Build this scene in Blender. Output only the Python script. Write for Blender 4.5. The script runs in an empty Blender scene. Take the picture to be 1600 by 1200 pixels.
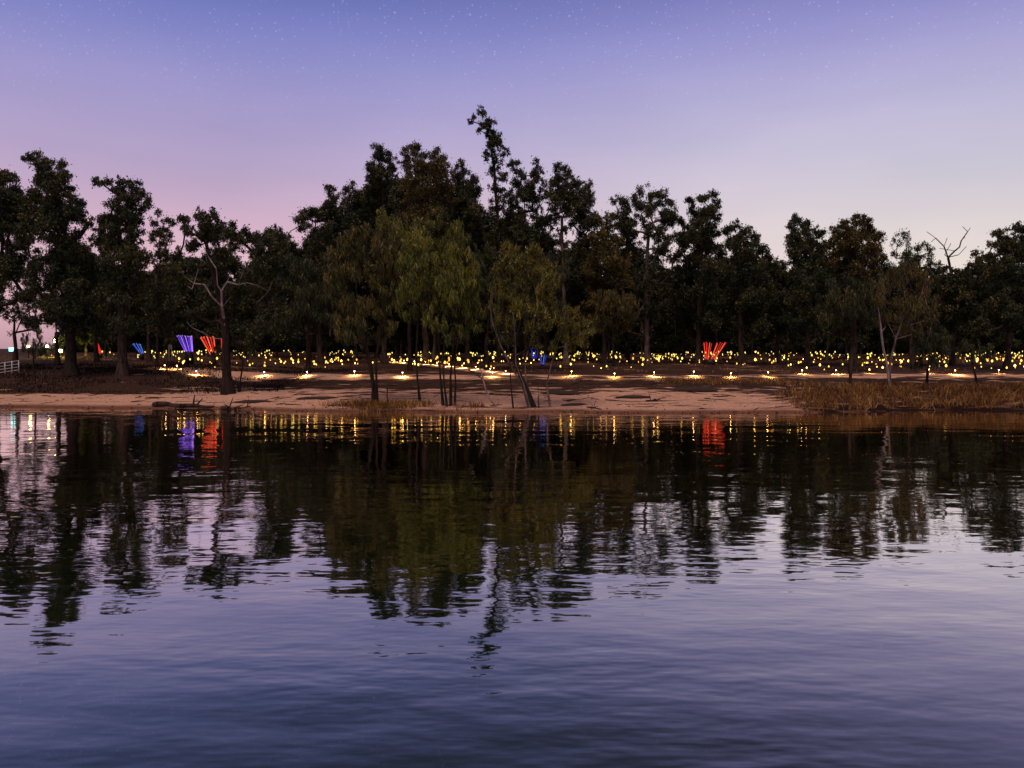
import bpy, math, random
import numpy as np
R = math.radians
scene = bpy.context.scene
col = scene.collection

# ------------------------------------------------------------------ camera
FPX, CX, CY, HZ, CAMH = 1300.0, 800.0, 600.0, 545.0, 4.6
PITCH = -math.atan((CY - HZ) / FPX)
cam_d = bpy.data.cameras.new('camera')
cam = bpy.data.objects.new('camera', cam_d); col.objects.link(cam)
cam.location = (0, 0, CAMH)
cam.rotation_euler = (R(90) + PITCH, 0, 0)
cam_d.sensor_width = 36.0
cam_d.lens = FPX / 1600.0 * 36.0
cam_d.clip_start = 0.1; cam_d.clip_end = 9000
scene.camera = cam

# ------------------------------------------------------------------ look
scene.render.engine = 'CYCLES'
scene.view_settings.view_transform = 'Standard'
scene.view_settings.look = 'None'
scene.view_settings.exposure = 0.0
scene.view_settings.gamma = 1.0
scene.view_settings.use_curve_mapping = False

def lin(r, g, b, k=1.0):
    f = lambda c: (c / 255 / 12.92 if c / 255 <= .04045 else ((c / 255 + .055) / 1.055) ** 2.4)
    return (f(r) * k, f(g) * k, f(b) * k, 1.0)

# ------------------------------------------------------------------ sky
SUN_EL, SUN_AZ = 66.0, 202.0       # last afterglow, high behind the camera and a little to the left
world = bpy.data.worlds.new('World'); scene.world = world
world.use_nodes = True
nt = world.node_tree; nt.nodes.clear()
def N(t, typ, **kw):
    n = t.nodes.new(typ)
    for k, v in kw.items(): setattr(n, k, v)
    return n
out = N(nt, 'ShaderNodeOutputWorld')
tc = N(nt, 'ShaderNodeTexCoord')
sep = N(nt, 'ShaderNodeSeparateXYZ'); nt.links.new(tc.outputs['Generated'], sep.inputs[0])
def ramp(t, stops, fac, interp='B_SPLINE'):
    r = N(t, 'ShaderNodeValToRGB'); r.color_ramp.interpolation = interp
    el = r.color_ramp.elements
    while len(el) < len(stops): el.new(0.5)
    for e, (p, c) in zip(el, stops): e.position = p; e.color = c
    t.links.new(fac, r.inputs[0]); return r
def math_n(t, op, a, b=None, clamp=False):
    m = N(t, 'ShaderNodeMath', operation=op); m.use_clamp = clamp
    for i, v in enumerate((a, b)):
        if v is None: continue
        if isinstance(v, (int, float)): m.inputs[i].default_value = v
        else: t.links.new(v, m.inputs[i])
    return m.outputs[0]
zz = math_n(nt, 'ADD', math_n(nt, 'MULTIPLY', sep.outputs[2], 0.5), 0.5)   # -1..1 -> 0..1
def zs(z): return 0.5 + 0.5 * z
left = ramp(nt, [(0.0, lin(30, 25, 35)), (zs(-.03), lin(150, 110, 130)), (zs(.05), lin(236, 192, 196)), (zs(.13), lin(212, 176, 194)),
                 (zs(.20), lin(186, 168, 200)), (zs(.29), lin(154, 150, 202)), (zs(.37), lin(108, 122, 196)),
                 (zs(.47), lin(64, 66, 104)), (zs(.65), lin(46, 46, 68)), (1.0, lin(36, 36, 54))], zz)
right = ramp(nt, [(0.0, lin(30, 25, 35)), (zs(-.03), lin(160, 140, 130)), (zs(.05), lin(246, 232, 214)), (zs(.13), lin(224, 214, 212)),
                  (zs(.20), lin(205, 201, 216)), (zs(.29), lin(178, 173, 213)), (zs(.37), lin(136, 136, 203)),
                  (zs(.47), lin(72, 72, 110)), (zs(.65), lin(50, 50, 72)), (1.0, lin(36, 36, 54))], zz)
azf = N(nt, 'ShaderNodeMapRange', interpolation_type='SMOOTHERSTEP')
azf.inputs[1].default_value = -0.42; azf.inputs[2].default_value = 0.56
nt.links.new(sep.outputs[0], azf.inputs[0])
mix = N(nt, 'ShaderNodeMix', data_type='RGBA'); nt.links.new(azf.outputs[0], mix.inputs[0])
nt.links.new(left.outputs[0], mix.inputs[6]); nt.links.new(right.outputs[0], mix.inputs[7])
# thin high cloud mottling
nz = N(nt, 'ShaderNodeTexNoise'); nz.inputs['Scale'].default_value = 2.2; nz.inputs['Detail'].default_value = 4
mp = N(nt, 'ShaderNodeMapping'); mp.inputs[3].default_value = (1, 1, 4)
nt.links.new(tc.outputs['Generated'], mp.inputs[0]); nt.links.new(mp.outputs[0], nz.inputs['Vector'])
cl = N(nt, 'ShaderNodeMix', data_type='RGBA', blend_type='MULTIPLY'); cl.inputs[0].default_value = 1
cr = ramp(nt, [(0.3, (.90, .91, .95, 1)), (0.7, (1.08, 1.06, 1.06, 1))], nz.outputs[0], 'LINEAR')
nt.links.new(mix.outputs[2], cl.inputs[6]); nt.links.new(cr.outputs[0], cl.inputs[7])
# first stars, thicker with height
stars = None
for sc, rad, amt in ((110, .17, .22), (210, .26, .22)):
    vo = N(nt, 'ShaderNodeTexVoronoi'); vo.inputs['Scale'].default_value = sc
    nt.links.new(tc.outputs['Generated'], vo.inputs['Vector'])
    d = N(nt, 'ShaderNodeMapRange'); d.inputs[1].default_value = rad; d.inputs[2].default_value = 0.02
    nt.links.new(vo.outputs['Distance'], d.inputs[0])
    sc2 = N(nt, 'ShaderNodeSeparateColor'); nt.links.new(vo.outputs['Color'], sc2.inputs[0])
    b = math_n(nt, 'POWER', sc2.outputs[0], 2.2)
    v = math_n(nt, 'MULTIPLY', math_n(nt, 'MULTIPLY', d.outputs[0], b), amt)
    stars = v if stars is None else math_n(nt, 'ADD', stars, v)
hf = N(nt, 'ShaderNodeMapRange'); hf.inputs[1].default_value = .22; hf.inputs[2].default_value = .37
nt.links.new(sep.outputs[2], hf.inputs[0])
stars = math_n(nt, 'MULTIPLY', stars, hf.outputs[0])
st = N(nt, 'ShaderNodeMix', data_type='RGBA', blend_type='ADD'); st.inputs[0].default_value = 1
nt.links.new(cl.outputs[2], st.inputs[6]); nt.links.new(stars, st.inputs[7])
bg = N(nt, 'ShaderNodeBackground'); bg.inputs[1].default_value = 1.0
nt.links.new(st.outputs[2], bg.inputs[0])
sky = N(nt, 'ShaderNodeTexSky', sky_type='NISHITA'); sky.sun_disc = False
sky.sun_elevation = R(1.0); sky.sun_rotation = R(SUN_AZ)
bg2 = N(nt, 'ShaderNodeBackground'); bg2.inputs[1].default_value = 0.002
nt.links.new(sky.outputs[0], bg2.inputs[0])
ad = N(nt, 'ShaderNodeAddShader'); nt.links.new(bg.outputs[0], ad.inputs[0]); nt.links.new(bg2.outputs[0], ad.inputs[1])
nt.links.new(ad.outputs[0], out.inputs[0])

sun_d = bpy.data.lights.new('sun', 'SUN'); sun_d.energy = 2.4; sun_d.angle = R(35); sun_d.color = (1.0, .64, .50)
sun = bpy.data.objects.new('sun', sun_d); col.objects.link(sun); sun.location = (0, -20, 60)
sun.rotation_euler = (R(90 - SUN_EL), 0, R(180 - SUN_AZ) + R(0))

# ------------------------------------------------------------------ helpers
def P(px, py, Y):
    u = (px - CX) / FPX; v = (CY - py) / FPX
    y = math.cos(PITCH) - math.sin(PITCH) * v; z = math.sin(PITCH) + math.cos(PITCH) * v
    t = Y / y
    return np.array((u * t, Y, CAMH + z * t))
def tag(o, label=None, cat=None, group=None, kind=None):
    if label: o['label'] = label
    if cat: o['category'] = cat
    if group: o['group'] = group
    if kind: o['kind'] = kind
    return o
def mesh_np(name, V, F, mat=None, smooth=False):
    V = np.asarray(V, dtype=np.float32); me = bpy.data.meshes.new(name)
    if isinstance(F, np.ndarray):
        n, k = F.shape
        me.vertices.add(len(V)); me.vertices.foreach_set('co', V.ravel())
        me.loops.add(n * k); me.loops.foreach_set('vertex_index', F.astype(np.int32).ravel())
        me.polygons.add(n)
        me.polygons.foreach_set('loop_start', np.arange(0, n * k, k, dtype=np.int32))
        me.polygons.foreach_set('loop_total', np.full(n, k, dtype=np.int32))
        me.update(calc_edges=True)
    else:
        me.from_pydata([tuple(map(float, v)) for v in V], [], F)
    if smooth: me.polygons.foreach_set('use_smooth', [True] * len(me.polygons))
    if mat: me.materials.append(mat)
    me.validate()
    return me
def link(name, me, parent=None, loc=None):
    o = bpy.data.objects.new(name, me); col.objects.link(o)
    if parent: o.parent = parent
    if loc is not None: o.location = tuple(map(float, loc))
    return o
def empty(name, loc, rz=0):
    o = bpy.data.objects.new(name, None); col.objects.link(o)
    o.location = tuple(map(float, loc)); o.rotation_euler = (0, 0, rz); o.empty_display_size = .3
    return o
def tubes(segs, sides=6, cap=True):
    """segs: list of (p0, r0, p1, r1) -> verts, quad array"""
    p0 = np.array([s[0] for s in segs]); p1 = np.array([s[2] for s in segs])
    r0 = np.array([s[1] for s in segs]); r1 = np.array([s[3] for s in segs])
    d = p1 - p0; L = np.linalg.norm(d, axis=1, keepdims=True) + 1e-9; d = d / L
    ref = np.where(np.abs(d[:, 2:3]) > .9, np.array([[1., 0, 0]]), np.array([[0, 0, 1.]]))
    a = np.cross(d, ref); a /= np.linalg.norm(a, axis=1, keepdims=True); b = np.cross(d, a)
    an = np.linspace(0, 2 * np.pi, sides, endpoint=False)
    ca, sa = np.cos(an), np.sin(an)
    ring = a[:, None, :] * ca[None, :, None] + b[:, None, :] * sa[None, :, None]
    A = p0[:, None, :] + ring * r0[:, None, None]; B = p1[:, None, :] + ring * r1[:, None, None]
    V = np.concatenate([A, B], axis=1).reshape(-1, 3)
    base = (np.arange(len(segs)) * 2 * sides)[:, None]
    i = np.arange(sides); j = (i + 1) % sides
    q = np.stack([i, j, j + sides, i + sides], axis=1)
    F = (base[:, :, None] + q[None]).reshape(-1, 4)
    return V, F
def box(c, s, rz=0):
    x, y, z = s[0] / 2, s[1] / 2, s[2] / 2
    V = np.array([(i, j, k) for k in (-z, z) for j in (-y, y) for i in (-x, x)])
    c_, s_ = math.cos(rz), math.sin(rz)
    V = np.stack([V[:, 0] * c_ - V[:, 1] * s_, V[:, 0] * s_ + V[:, 1] * c_, V[:, 2]], axis=1) + np.array(c)
    F = np.array([(0, 2, 3, 1), (4, 5, 7, 6), (0, 1, 5, 4), (2, 6, 7, 3), (0, 4, 6, 2), (1, 3, 7, 5)])
    return V, F
def lathe(prof, sides=10, c=(0, 0, 0)):
    V = []; F = []
    for r, z in prof:
        for k in range(sides):
            a = 2 * math.pi * k / sides; V.append((c[0] + r * math.cos(a), c[1] + r * math.sin(a), c[2] + z))
    for i in range(len(prof) - 1):
        for k in range(sides):
            F.append((i * sides + k, i * sides + (k + 1) % sides, (i + 1) * sides + (k + 1) % sides, (i + 1) * sides + k))
    return np.array(V), np.array(F)
def join(parts):
    V = []; F = []; n = 0
    for v, f in parts:
        V.append(v); F.append(np.asarray(f) + n); n += len(v)
    return np.concatenate(V), np.concatenate(F)

# smooth pseudo-noise from summed sines
_sn = {}
def snoise(x, y, scale, seed, n=7, ax=1.0):
    if (seed, n) not in _sn: _sn[(seed, n)] = np.random.RandomState(seed).uniform(0, 1, (n, 3))
    o = 0
    for u0, u1, u2 in _sn[(seed, n)]:
        a = u0 * 2 * np.pi; f = scale * (.5 + 1.1 * u1); ph = u2 * 6.28
        o = o + np.sin((x * math.cos(a) * ax + y * math.sin(a)) * f * 6.283 + ph + 1.3 * np.sin((x * ax * math.sin(a) - y * math.cos(a)) * f * 2.9 + ph * 2))
    return o / n

# ------------------------------------------------------------------ materials
def mat(name):
    m = bpy.data.materials.new(name); m.use_nodes = True
    t = m.node_tree; b = t.nodes['Principled BSDF']
    return m, t, b
def simple(name, c, rough=.8, metal=0, spec=.3):
    m, t, b = mat(name)
    nz = N(t, 'ShaderNodeTexNoise'); nz.inputs['Scale'].default_value = 9; nz.inputs['Detail'].default_value = 4
    tc = N(t, 'ShaderNodeTexCoord'); t.links.new(tc.outputs['Object'], nz.inputs['Vector'])
    r = ramp(t, [(.3, tuple(x * .75 for x in c) + (1,)), (.7, tuple(min(1, x * 1.2) for x in c) + (1,))], nz.outputs[0], 'LINEAR')
    t.links.new(r.outputs[0], b.inputs['Base Color'])
    b.inputs['Roughness'].default_value = rough; b.inputs['Metallic'].default_value = metal
    b.inputs['Specular IOR Level'].default_value = spec
    return m
def leafmat(name, stops, spec=.35):
    m, t, b = mat(name)
    g = N(t, 'ShaderNodeNewGeometry'); tc = N(t, 'ShaderNodeTexCoord')
    nz = N(t, 'ShaderNodeTexNoise'); nz.inputs['Scale'].default_value = .28; nz.inputs['Detail'].default_value = 2
    t.links.new(tc.outputs['Object'], nz.inputs['Vector'])
    f = math_n(t, 'ADD', math_n(t, 'MULTIPLY', g.outputs['Random Per Island'], .55),
               math_n(t, 'MULTIPLY', math_n(t, 'SUBTRACT', nz.outputs[0], .22), .85))
    r = ramp(t, stops, f, 'LINEAR'); t.links.new(r.outputs[0], b.inputs['Base Color'])
    b.inputs['Roughness'].default_value = .5; b.inputs['Specular IOR Level'].default_value = spec
    return m
M = {}
M['leaf_dark'] = leafmat('gum_leaves_dark', [(.15, (.004, .010, .006, 1)), (.48, (.015, .029, .010, 1)), (.72, (.055, .066, .014, 1)), (1, (.16, .10, .026, 1))])
M['leaf_olive'] = leafmat('gum_leaves_olive', [(.15, (.008, .014, .005, 1)), (.45, (.045, .048, .009, 1)), (.75, (.11, .085, .016, 1)), (1, (.19, .085, .025, 1))])
M['leaf_river'] = leafmat('river_oak_foliage', [(.15, (.016, .026, .005, 1)), (.42, (.048, .070, .009, 1)), (.72, (.17, .180, .018, 1)), (1, (.30, .22, .026, 1))])
M['leaf_gold'] = leafmat('golden_foliage', [(.15, (.02, .028, .006, 1)), (.45, (.075, .080, .012, 1)), (.75, (.20, .18, .022, 1)), (1, (.34, .25, .04, 1))])
M['leaf_rust'] = leafmat('rusty_foliage', [(.15, (.014, .020, .005, 1)), (.45, (.040, .052, .008, 1)), (.75, (.11, .085, .012, 1)), (1, (.19, .085, .016, 1))])
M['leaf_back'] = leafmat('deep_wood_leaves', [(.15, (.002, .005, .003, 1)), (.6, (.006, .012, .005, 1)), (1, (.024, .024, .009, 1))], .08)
def barkmat(name, a, bb, sc=3):
    m, t, b = mat(name)
    tc = N(t, 'ShaderNodeTexCoord'); mp = N(t, 'ShaderNodeMapping'); mp.inputs[3].default_value = (sc, sc, sc * .25)
    nz = N(t, 'ShaderNodeTexNoise'); nz.inputs['Scale'].default_value = 1.5; nz.inputs['Detail'].default_value = 6
    t.links.new(tc.outputs['Object'], mp.inputs[0]); t.links.new(mp.outputs[0], nz.inputs['Vector'])
    r = ramp(t, [(.32, a + (1,)), (.62, bb + (1,))], nz.outputs[0], 'LINEAR')
    t.links.new(r.outputs[0], b.inputs['Base Color'])
    bp = N(t, 'ShaderNodeBump'); bp.inputs['Distance'].default_value = .05; t.links.new(nz.outputs[0], bp.inputs['Height'])
    t.links.new(bp.outputs[0], b.inputs['Normal']); b.inputs['Roughness'].default_value = .9
    b.inputs['Specular IOR Level'].default_value = .2
    return m
M['bark_dark'] = barkmat('dark_rough_bark', (.006, .004, .0035), (.024, .017, .013))
M['bark_mid'] = barkmat('mottled_gum_bark', (.010, .007, .006), (.06, .042, .032))
M['bark_pale'] = barkmat('pale_gum_bark', (.035, .026, .022), (.17, .135, .115))
M['dead_wood'] = barkmat('bleached_dead_wood', (.10, .08, .075), (.30, .26, .25))
def emis(name, c, s):
    m, t, b = mat(name)
    b.inputs['Base Color'].default_value = tuple(x * .25 for x in c) + (1,); b.inputs['Roughness'].default_value = .3
    lw = N(t, 'ShaderNodeTexNoise'); lw.inputs['Scale'].default_value = 6
    tc = N(t, 'ShaderNodeTexCoord'); t.links.new(tc.outputs['Object'], lw.inputs['Vector'])
    b.inputs['Emission Color'].default_value = tuple(c) + (1,)
    t.links.new(math_n(t, 'ADD', math_n(t, 'MULTIPLY', lw.outputs[0], s * .8), s * .6), b.inputs['Emission Strength'])
    return m
M['orb'] = emis('orb_glow', (1.0, .58, .10), 2.6)
M['orb_green'] = emis('orb_glow_green', (1.0, .74, .16), 1.7)
M['orb_amber'] = emis('orb_glow_amber', (1.0, .45, .07), 1.6)
M['orb_hot'] = emis('orb_glow_hot', (1.0, .58, .12), 7.0)
M['path_glow'] = emis('path_lamp_glow', (1.0, .56, .16), 22.0)
M['far_glow'] = emis('street_lamp_glow', (1.0, .80, .22), 30.0)
M['flood_glow'] = emis('floodlight_glow', (1.0, .78, .08), 330.0)
M['cyan_glow'] = emis('cyan_sign_glow', (.25, .85, .9), 3.5)
M['red_rod'] = emis('red_rod_glow', (1.0, .03, .02), .65)
M['orange_rod'] = emis('orange_rod_glow', (1.0, .16, .07), 1.0)
M['purple_rod'] = emis('purple_rod_glow', (.17, .06, 1.0), .7)
M['violet_rod'] = emis('violet_rod_glow', (.50, .25, 1.0), 1.0)
M['blue_rod'] = emis('blue_rod_glow', (.02, .07, 1.0), .6)
M['paleblue_rod'] = emis('paleblue_rod_glow', (.15, .35, 1.0), .8)
M['metal'] = simple('dark_stake_metal', (.03, .03, .032), .5, .6)
M['white_paint'] = simple('white_paint', (.75, .76, .78), .5)
M['stick'] = simple('dark_driftwood', (.035, .025, .020), .95)
M['log'] = barkmat('dark_log_wood', (.012, .009, .007), (.05, .035, .028), 2)

# ground material
m, t, b = mat('river_bank_soil'); M['ground'] = m
at = N(t, 'ShaderNodeAttribute', attribute_name='litter'); at2 = N(t, 'ShaderNodeAttribute', attribute_name='wet')
geo = N(t, 'ShaderNodeNewGeometry')
mp = N(t, 'ShaderNodeMapping'); mp.inputs[3].default_value = (.22, 1.1, 1.1); t.links.new(geo.outputs['Position'], mp.inputs[0])
n1 = N(t, 'ShaderNodeTexNoise'); n1.inputs['Scale'].default_value = 1.3; n1.inputs['Detail'].default_value = 7; n1.inputs['Roughness'].default_value = .62
t.links.new(mp.outputs[0], n1.inputs['Vector'])
n2 = N(t, 'ShaderNodeTexNoise'); n2.inputs['Scale'].default_value = 7; n2.inputs['Detail'].default_value = 5
t.links.new(geo.outputs['Position'], n2.inputs['Vector'])
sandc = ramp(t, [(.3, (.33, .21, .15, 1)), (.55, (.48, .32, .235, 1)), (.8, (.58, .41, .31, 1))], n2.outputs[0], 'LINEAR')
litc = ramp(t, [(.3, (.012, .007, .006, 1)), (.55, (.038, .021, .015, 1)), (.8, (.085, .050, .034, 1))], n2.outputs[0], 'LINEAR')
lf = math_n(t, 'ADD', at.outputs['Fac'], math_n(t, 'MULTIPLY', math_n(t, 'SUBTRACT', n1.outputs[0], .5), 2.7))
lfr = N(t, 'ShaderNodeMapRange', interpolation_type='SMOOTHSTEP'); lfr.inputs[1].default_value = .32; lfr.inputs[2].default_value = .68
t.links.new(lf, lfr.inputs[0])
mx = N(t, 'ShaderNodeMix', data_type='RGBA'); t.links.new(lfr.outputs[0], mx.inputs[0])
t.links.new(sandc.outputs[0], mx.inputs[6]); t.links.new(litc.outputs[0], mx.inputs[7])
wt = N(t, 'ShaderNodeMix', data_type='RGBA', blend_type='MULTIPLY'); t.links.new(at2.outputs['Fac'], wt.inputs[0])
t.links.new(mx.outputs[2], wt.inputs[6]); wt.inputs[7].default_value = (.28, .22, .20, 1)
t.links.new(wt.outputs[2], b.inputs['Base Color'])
bp = N(t, 'ShaderNodeBump'); bp.inputs['Distance'].default_value = .12; bp.inputs['Strength'].default_value = .8
t.links.new(math_n(t, 'ADD', n1.outputs[0], math_n(t, 'MULTIPLY', n2.outputs[0], .4)), bp.inputs['Height']); t.links.new(bp.outputs[0], b.inputs['Normal'])
b.inputs['Roughness'].default_value = .95; b.inputs['Specular IOR Level'].default_value = .15

# water material
m, t, b = mat('river_water'); M['water'] = m
geo = N(t, 'ShaderNodeNewGeometry')
def wn(scx, scy, scale, detail, rot=0):
    mp = N(t, 'ShaderNodeMapping'); mp.inputs[3].default_value = (scx, scy, 1); mp.inputs[2].default_value = (0, 0, R(rot))
    t.links.new(geo.outputs['Position'], mp.inputs[0])
    n = N(t, 'ShaderNodeTexNoise'); n.inputs['Scale'].default_value = scale; n.inputs['Detail'].default_value = detail
    n.inputs['Roughness'].default_value = .5
    t.links.new(mp.outputs[0], n.inputs['Vector']); return n.outputs[0]
w1 = wn(.50, 1.1, 1.7, 2.0, 4)
w2 = wn(.50, 1.0, .42, 1.5, -8)
w3 = wn(.6, 1.4, 2.6, 2.0, 8)
patch = N(t, 'ShaderNodeMapRange'); patch.inputs[1].default_value = .35; patch.inputs[2].default_value = .65
patch.inputs[3].default_value = .22; patch.inputs[4].default_value = 1.35
t.links.new(wn(.07, .16, 1.0, 3.0), patch.inputs[0])
hgt = math_n(t, 'ADD', math_n(t, 'MULTIPLY', math_n(t, 'ADD', math_n(t, 'MULTIPLY', w1, .0135), math_n(t, 'MULTIPLY', w3, .0022)), patch.outputs[0]),
             math_n(t, 'MULTIPLY', w2, .034))
bp = N(t, 'ShaderNodeBump'); bp.inputs['Distance'].default_value = 1.0; bp.inputs['Strength'].default_value = 1.0
t.links.new(hgt, bp.inputs['Height'])
t.nodes.remove(b)
fr = N(t, 'ShaderNodeFresnel'); fr.inputs['IOR'].default_value = 1.36; t.links.new(bp.outputs[0], fr.inputs['Normal'])
gl = N(t, 'ShaderNodeBsdfGlossy'); gl.inputs['Roughness'].default_value = .025; gl.inputs['Color'].default_value = (1, .93, .83, 1)
t.links.new(bp.outputs[0], gl.inputs['Normal'])
df = N(t, 'ShaderNodeBsdfDiffuse'); df.inputs['Color'].default_value = (.001, .012, .003, 1)
ms = N(t, 'ShaderNodeMixShader'); t.links.new(math_n(t, 'MULTIPLY', fr.outputs[0], 3.2, True), ms.inputs[0]); t.links.new(df.outputs[0], ms.inputs[1]); t.links.new(gl.outputs[0], ms.inputs[2])
t.links.new(ms.outputs[0], t.nodes['Material Output'].inputs[0])

# ------------------------------------------------------------------ terrain
SX = [-400, -120, -60, -37, -15, 0, 15, 22, 28, 37, 60, 120, 400]
SY = [76, 72, 69, 65, 61.6, 59.2, 59.4, 60.5, 61.5, 61.8, 63, 66, 70]
def shore(x):
    x = np.asarray(x, float)
    return np.interp(x, SX, SY) + .55 * np.sin(x * .21 + 1) + .4 * np.sin(x * .47 + .6 * np.sin(x * .13)) + .18 * np.sin(x * 1.3 + 2) + .1 * np.sin(x * 2.9)
HS = [-75, -66, -58, -50, -8, -2, 0, 1.2, 4, 9, 12.5, 15, 18, 19.5, 24, 31, 51, 91, 150, 400, 3000]
HZs = [2.8, 2.2, -.8, -2.5, -1.5, -.35, 0, .28, .5, 1.0, 1.45, 1.66, 2.14, 2.2, 2.42, 2.8, 3.15, 3.4, 3.7, 4.0, 4.3]
def ground(x, y):
    x = np.asarray(x, float); y = np.asarray(y, float)
    s = y - shore(x); h = np.interp(s, HS, HZs)
    # small erosion terraces along the beach
    k = s * 1.15 + 1.2 * snoise(x, y, .05, 3, ax=.6) + .35 * snoise(x, y, .3, 5, ax=.4)
    ter = (k - np.floor(k)); ter = np.where(ter < .85, ter / .85 * .0, (ter - .85) / .15)
    band = np.clip((s - .8) / 1.5, 0, 1) * np.clip((17 - s) / 4, 0, 1)
    h = h + band * (.09 * (ter - (k - np.floor(k))) + .05 * snoise(x, y, .12, 8, ax=.5))
    w = np.clip((s + 1) / 3, 0, 1)
    h = h + w * (.035 * snoise(x, y, .5, 11) + .10 * snoise(x, y, .06, 12) * np.clip((s - 18) / 10, 0, 1))
    # grassy mound on the right bank
    rx = np.clip((x - 21) / 5, 0, 1); h = h + rx * .85 * np.exp(-((s - 4.5) / 3.2) ** 2)
    # shadowy raised lawn on the left
    lx = np.clip((-x - 22) / 10, 0, 1); h = h + lx * .35 * np.clip((s - 8) / 6, 0, 1)
    return h
def gz(x, y): return float(ground(x, y))
xs = np.concatenate([[-4000, -2000, -1000, -500, -300, -200, -150], np.arange(-110, 110.1, .55), [150, 200, 300, 500, 1000, 2000, 4000]])
ys = np.concatenate([[-300, -100, -40, -20, -10, -5, -2, 0, 2, 5, 10, 20, 30, 40, 48, 53], np.arange(56, 86, .22), np.arange(86, 125, .8), np.arange(125, 200, 3.), [220, 260, 330, 450, 700, 1200, 2500, 5000]])
X, Y = np.meshgrid(xs, ys); Z = ground(X, Y)
V = np.stack([X.ravel(), Y.ravel(), Z.ravel()], axis=1)
nx, ny = len(xs), len(ys)
i = np.arange(nx - 1)[None, :] + nx * np.arange(ny - 1)[:, None]; i = i.ravel()
F = np.stack([i, i + 1, i + nx + 1, i + nx], axis=1)
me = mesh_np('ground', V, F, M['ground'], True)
S = (Y - shore(X))
PXc = CX + X / np.maximum(Y, 1) * FPX
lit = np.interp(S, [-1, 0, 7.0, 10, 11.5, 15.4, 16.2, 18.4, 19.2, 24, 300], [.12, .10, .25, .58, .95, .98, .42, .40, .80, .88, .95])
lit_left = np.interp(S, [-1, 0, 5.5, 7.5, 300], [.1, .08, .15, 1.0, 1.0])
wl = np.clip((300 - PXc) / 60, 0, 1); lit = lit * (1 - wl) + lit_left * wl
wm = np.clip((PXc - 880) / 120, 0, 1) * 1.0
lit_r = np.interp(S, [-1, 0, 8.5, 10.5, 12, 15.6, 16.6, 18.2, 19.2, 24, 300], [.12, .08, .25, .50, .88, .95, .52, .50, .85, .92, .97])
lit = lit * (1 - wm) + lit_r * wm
lit = lit + .28 * snoise(X, Y, .07, 21, ax=.35) * np.clip(S / 4, 0, 1) + .15 * snoise(X, Y, .25, 22, ax=.2)
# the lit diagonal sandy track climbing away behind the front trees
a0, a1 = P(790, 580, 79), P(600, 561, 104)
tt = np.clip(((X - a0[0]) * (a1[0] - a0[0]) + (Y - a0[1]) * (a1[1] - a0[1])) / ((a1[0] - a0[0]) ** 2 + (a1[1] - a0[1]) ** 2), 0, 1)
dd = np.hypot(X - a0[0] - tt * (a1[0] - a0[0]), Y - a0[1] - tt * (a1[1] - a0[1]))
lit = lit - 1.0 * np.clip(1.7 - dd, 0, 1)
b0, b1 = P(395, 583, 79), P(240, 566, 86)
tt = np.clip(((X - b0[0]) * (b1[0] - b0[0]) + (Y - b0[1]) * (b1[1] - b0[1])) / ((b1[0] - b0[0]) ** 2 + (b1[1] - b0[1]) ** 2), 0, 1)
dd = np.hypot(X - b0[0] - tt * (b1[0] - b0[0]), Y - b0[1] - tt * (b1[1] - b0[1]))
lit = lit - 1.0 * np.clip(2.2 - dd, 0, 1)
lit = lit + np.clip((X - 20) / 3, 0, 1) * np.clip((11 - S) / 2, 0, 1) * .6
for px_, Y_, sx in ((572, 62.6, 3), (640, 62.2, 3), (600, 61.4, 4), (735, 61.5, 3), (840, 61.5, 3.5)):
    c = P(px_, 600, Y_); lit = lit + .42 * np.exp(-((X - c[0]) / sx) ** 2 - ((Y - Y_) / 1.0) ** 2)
wet = np.clip(1 - (S - .45) / .7, 0, 1)
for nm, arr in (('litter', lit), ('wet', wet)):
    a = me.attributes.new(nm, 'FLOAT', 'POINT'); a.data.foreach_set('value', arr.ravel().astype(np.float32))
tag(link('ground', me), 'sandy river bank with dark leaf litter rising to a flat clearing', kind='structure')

Vw = np.array([(-4000, -70, 0), (4000, -70, 0), (4000, 90, 0), (-4000, 90, 0)])
tag(link('water', mesh_np('water', Vw, np.array([(0, 1, 2, 3)]), M['water'])), 'calm rippled river mirroring the dusk sky', kind='structure')

# ------------------------------------------------------------------ trees
def skeleton(base, trunk_pts, targets, rng, seglen=1.2, wob=.18):
    nodes = [np.array(base, float)]; par = [-1]
    for p in trunk_pts: nodes.append(np.array(p, float)); par.append(len(nodes) - 2)
    # densify the trunk
    n2 = [nodes[0]]; p2 = [-1]
    for a, b in zip(nodes[:-1], nodes[1:]):
        k = max(1, int(np.linalg.norm(b - a) / seglen))
        for q in range(1, k + 1):
            n2.append(a + (b - a) * q / k + rng.normal(0, .05, 3) * (q < k)); p2.append(len(n2) - 2)
    nodes, par = n2, p2
    first_ok = max(1, int(len(nodes) * .45))
    tips = []
    buf = np.zeros((4000 + 8 * len(targets), 3)); nb = len(nodes); buf[:nb] = np.array(nodes)
    for tg in targets:
        tg = np.array(tg, float)
        A = buf[first_ok:nb]; d = A - tg
        cost = np.linalg.norm(d, axis=1) + 1.2 * np.maximum(0, A[:, 2] - tg[2] + .3) + .35 * np.hypot(d[:, 0], d[:, 1])
        j = int(np.argmin(cost)) + first_ok; p = nodes[j]; L = np.linalg.norm(tg - p)
        k = max(1, int(L / seglen)); cur = j
        bow = np.array((0, 0, -.10 * L)) + rng.normal(0, .06 * L, 3)
        for q in range(1, k + 1):
            f = q / k
            pt = p + (tg - p) * f + bow * 4 * f * (1 - f) + (rng.normal(0, wob * min(L, 2) * .35, 3) if q < k else 0)
            nodes.append(pt); par.append(cur); cur = len(nodes) - 1
            if nb < len(buf): buf[nb] = pt; nb += 1
        tips.append(cur)
    return nodes, par, tips
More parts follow.
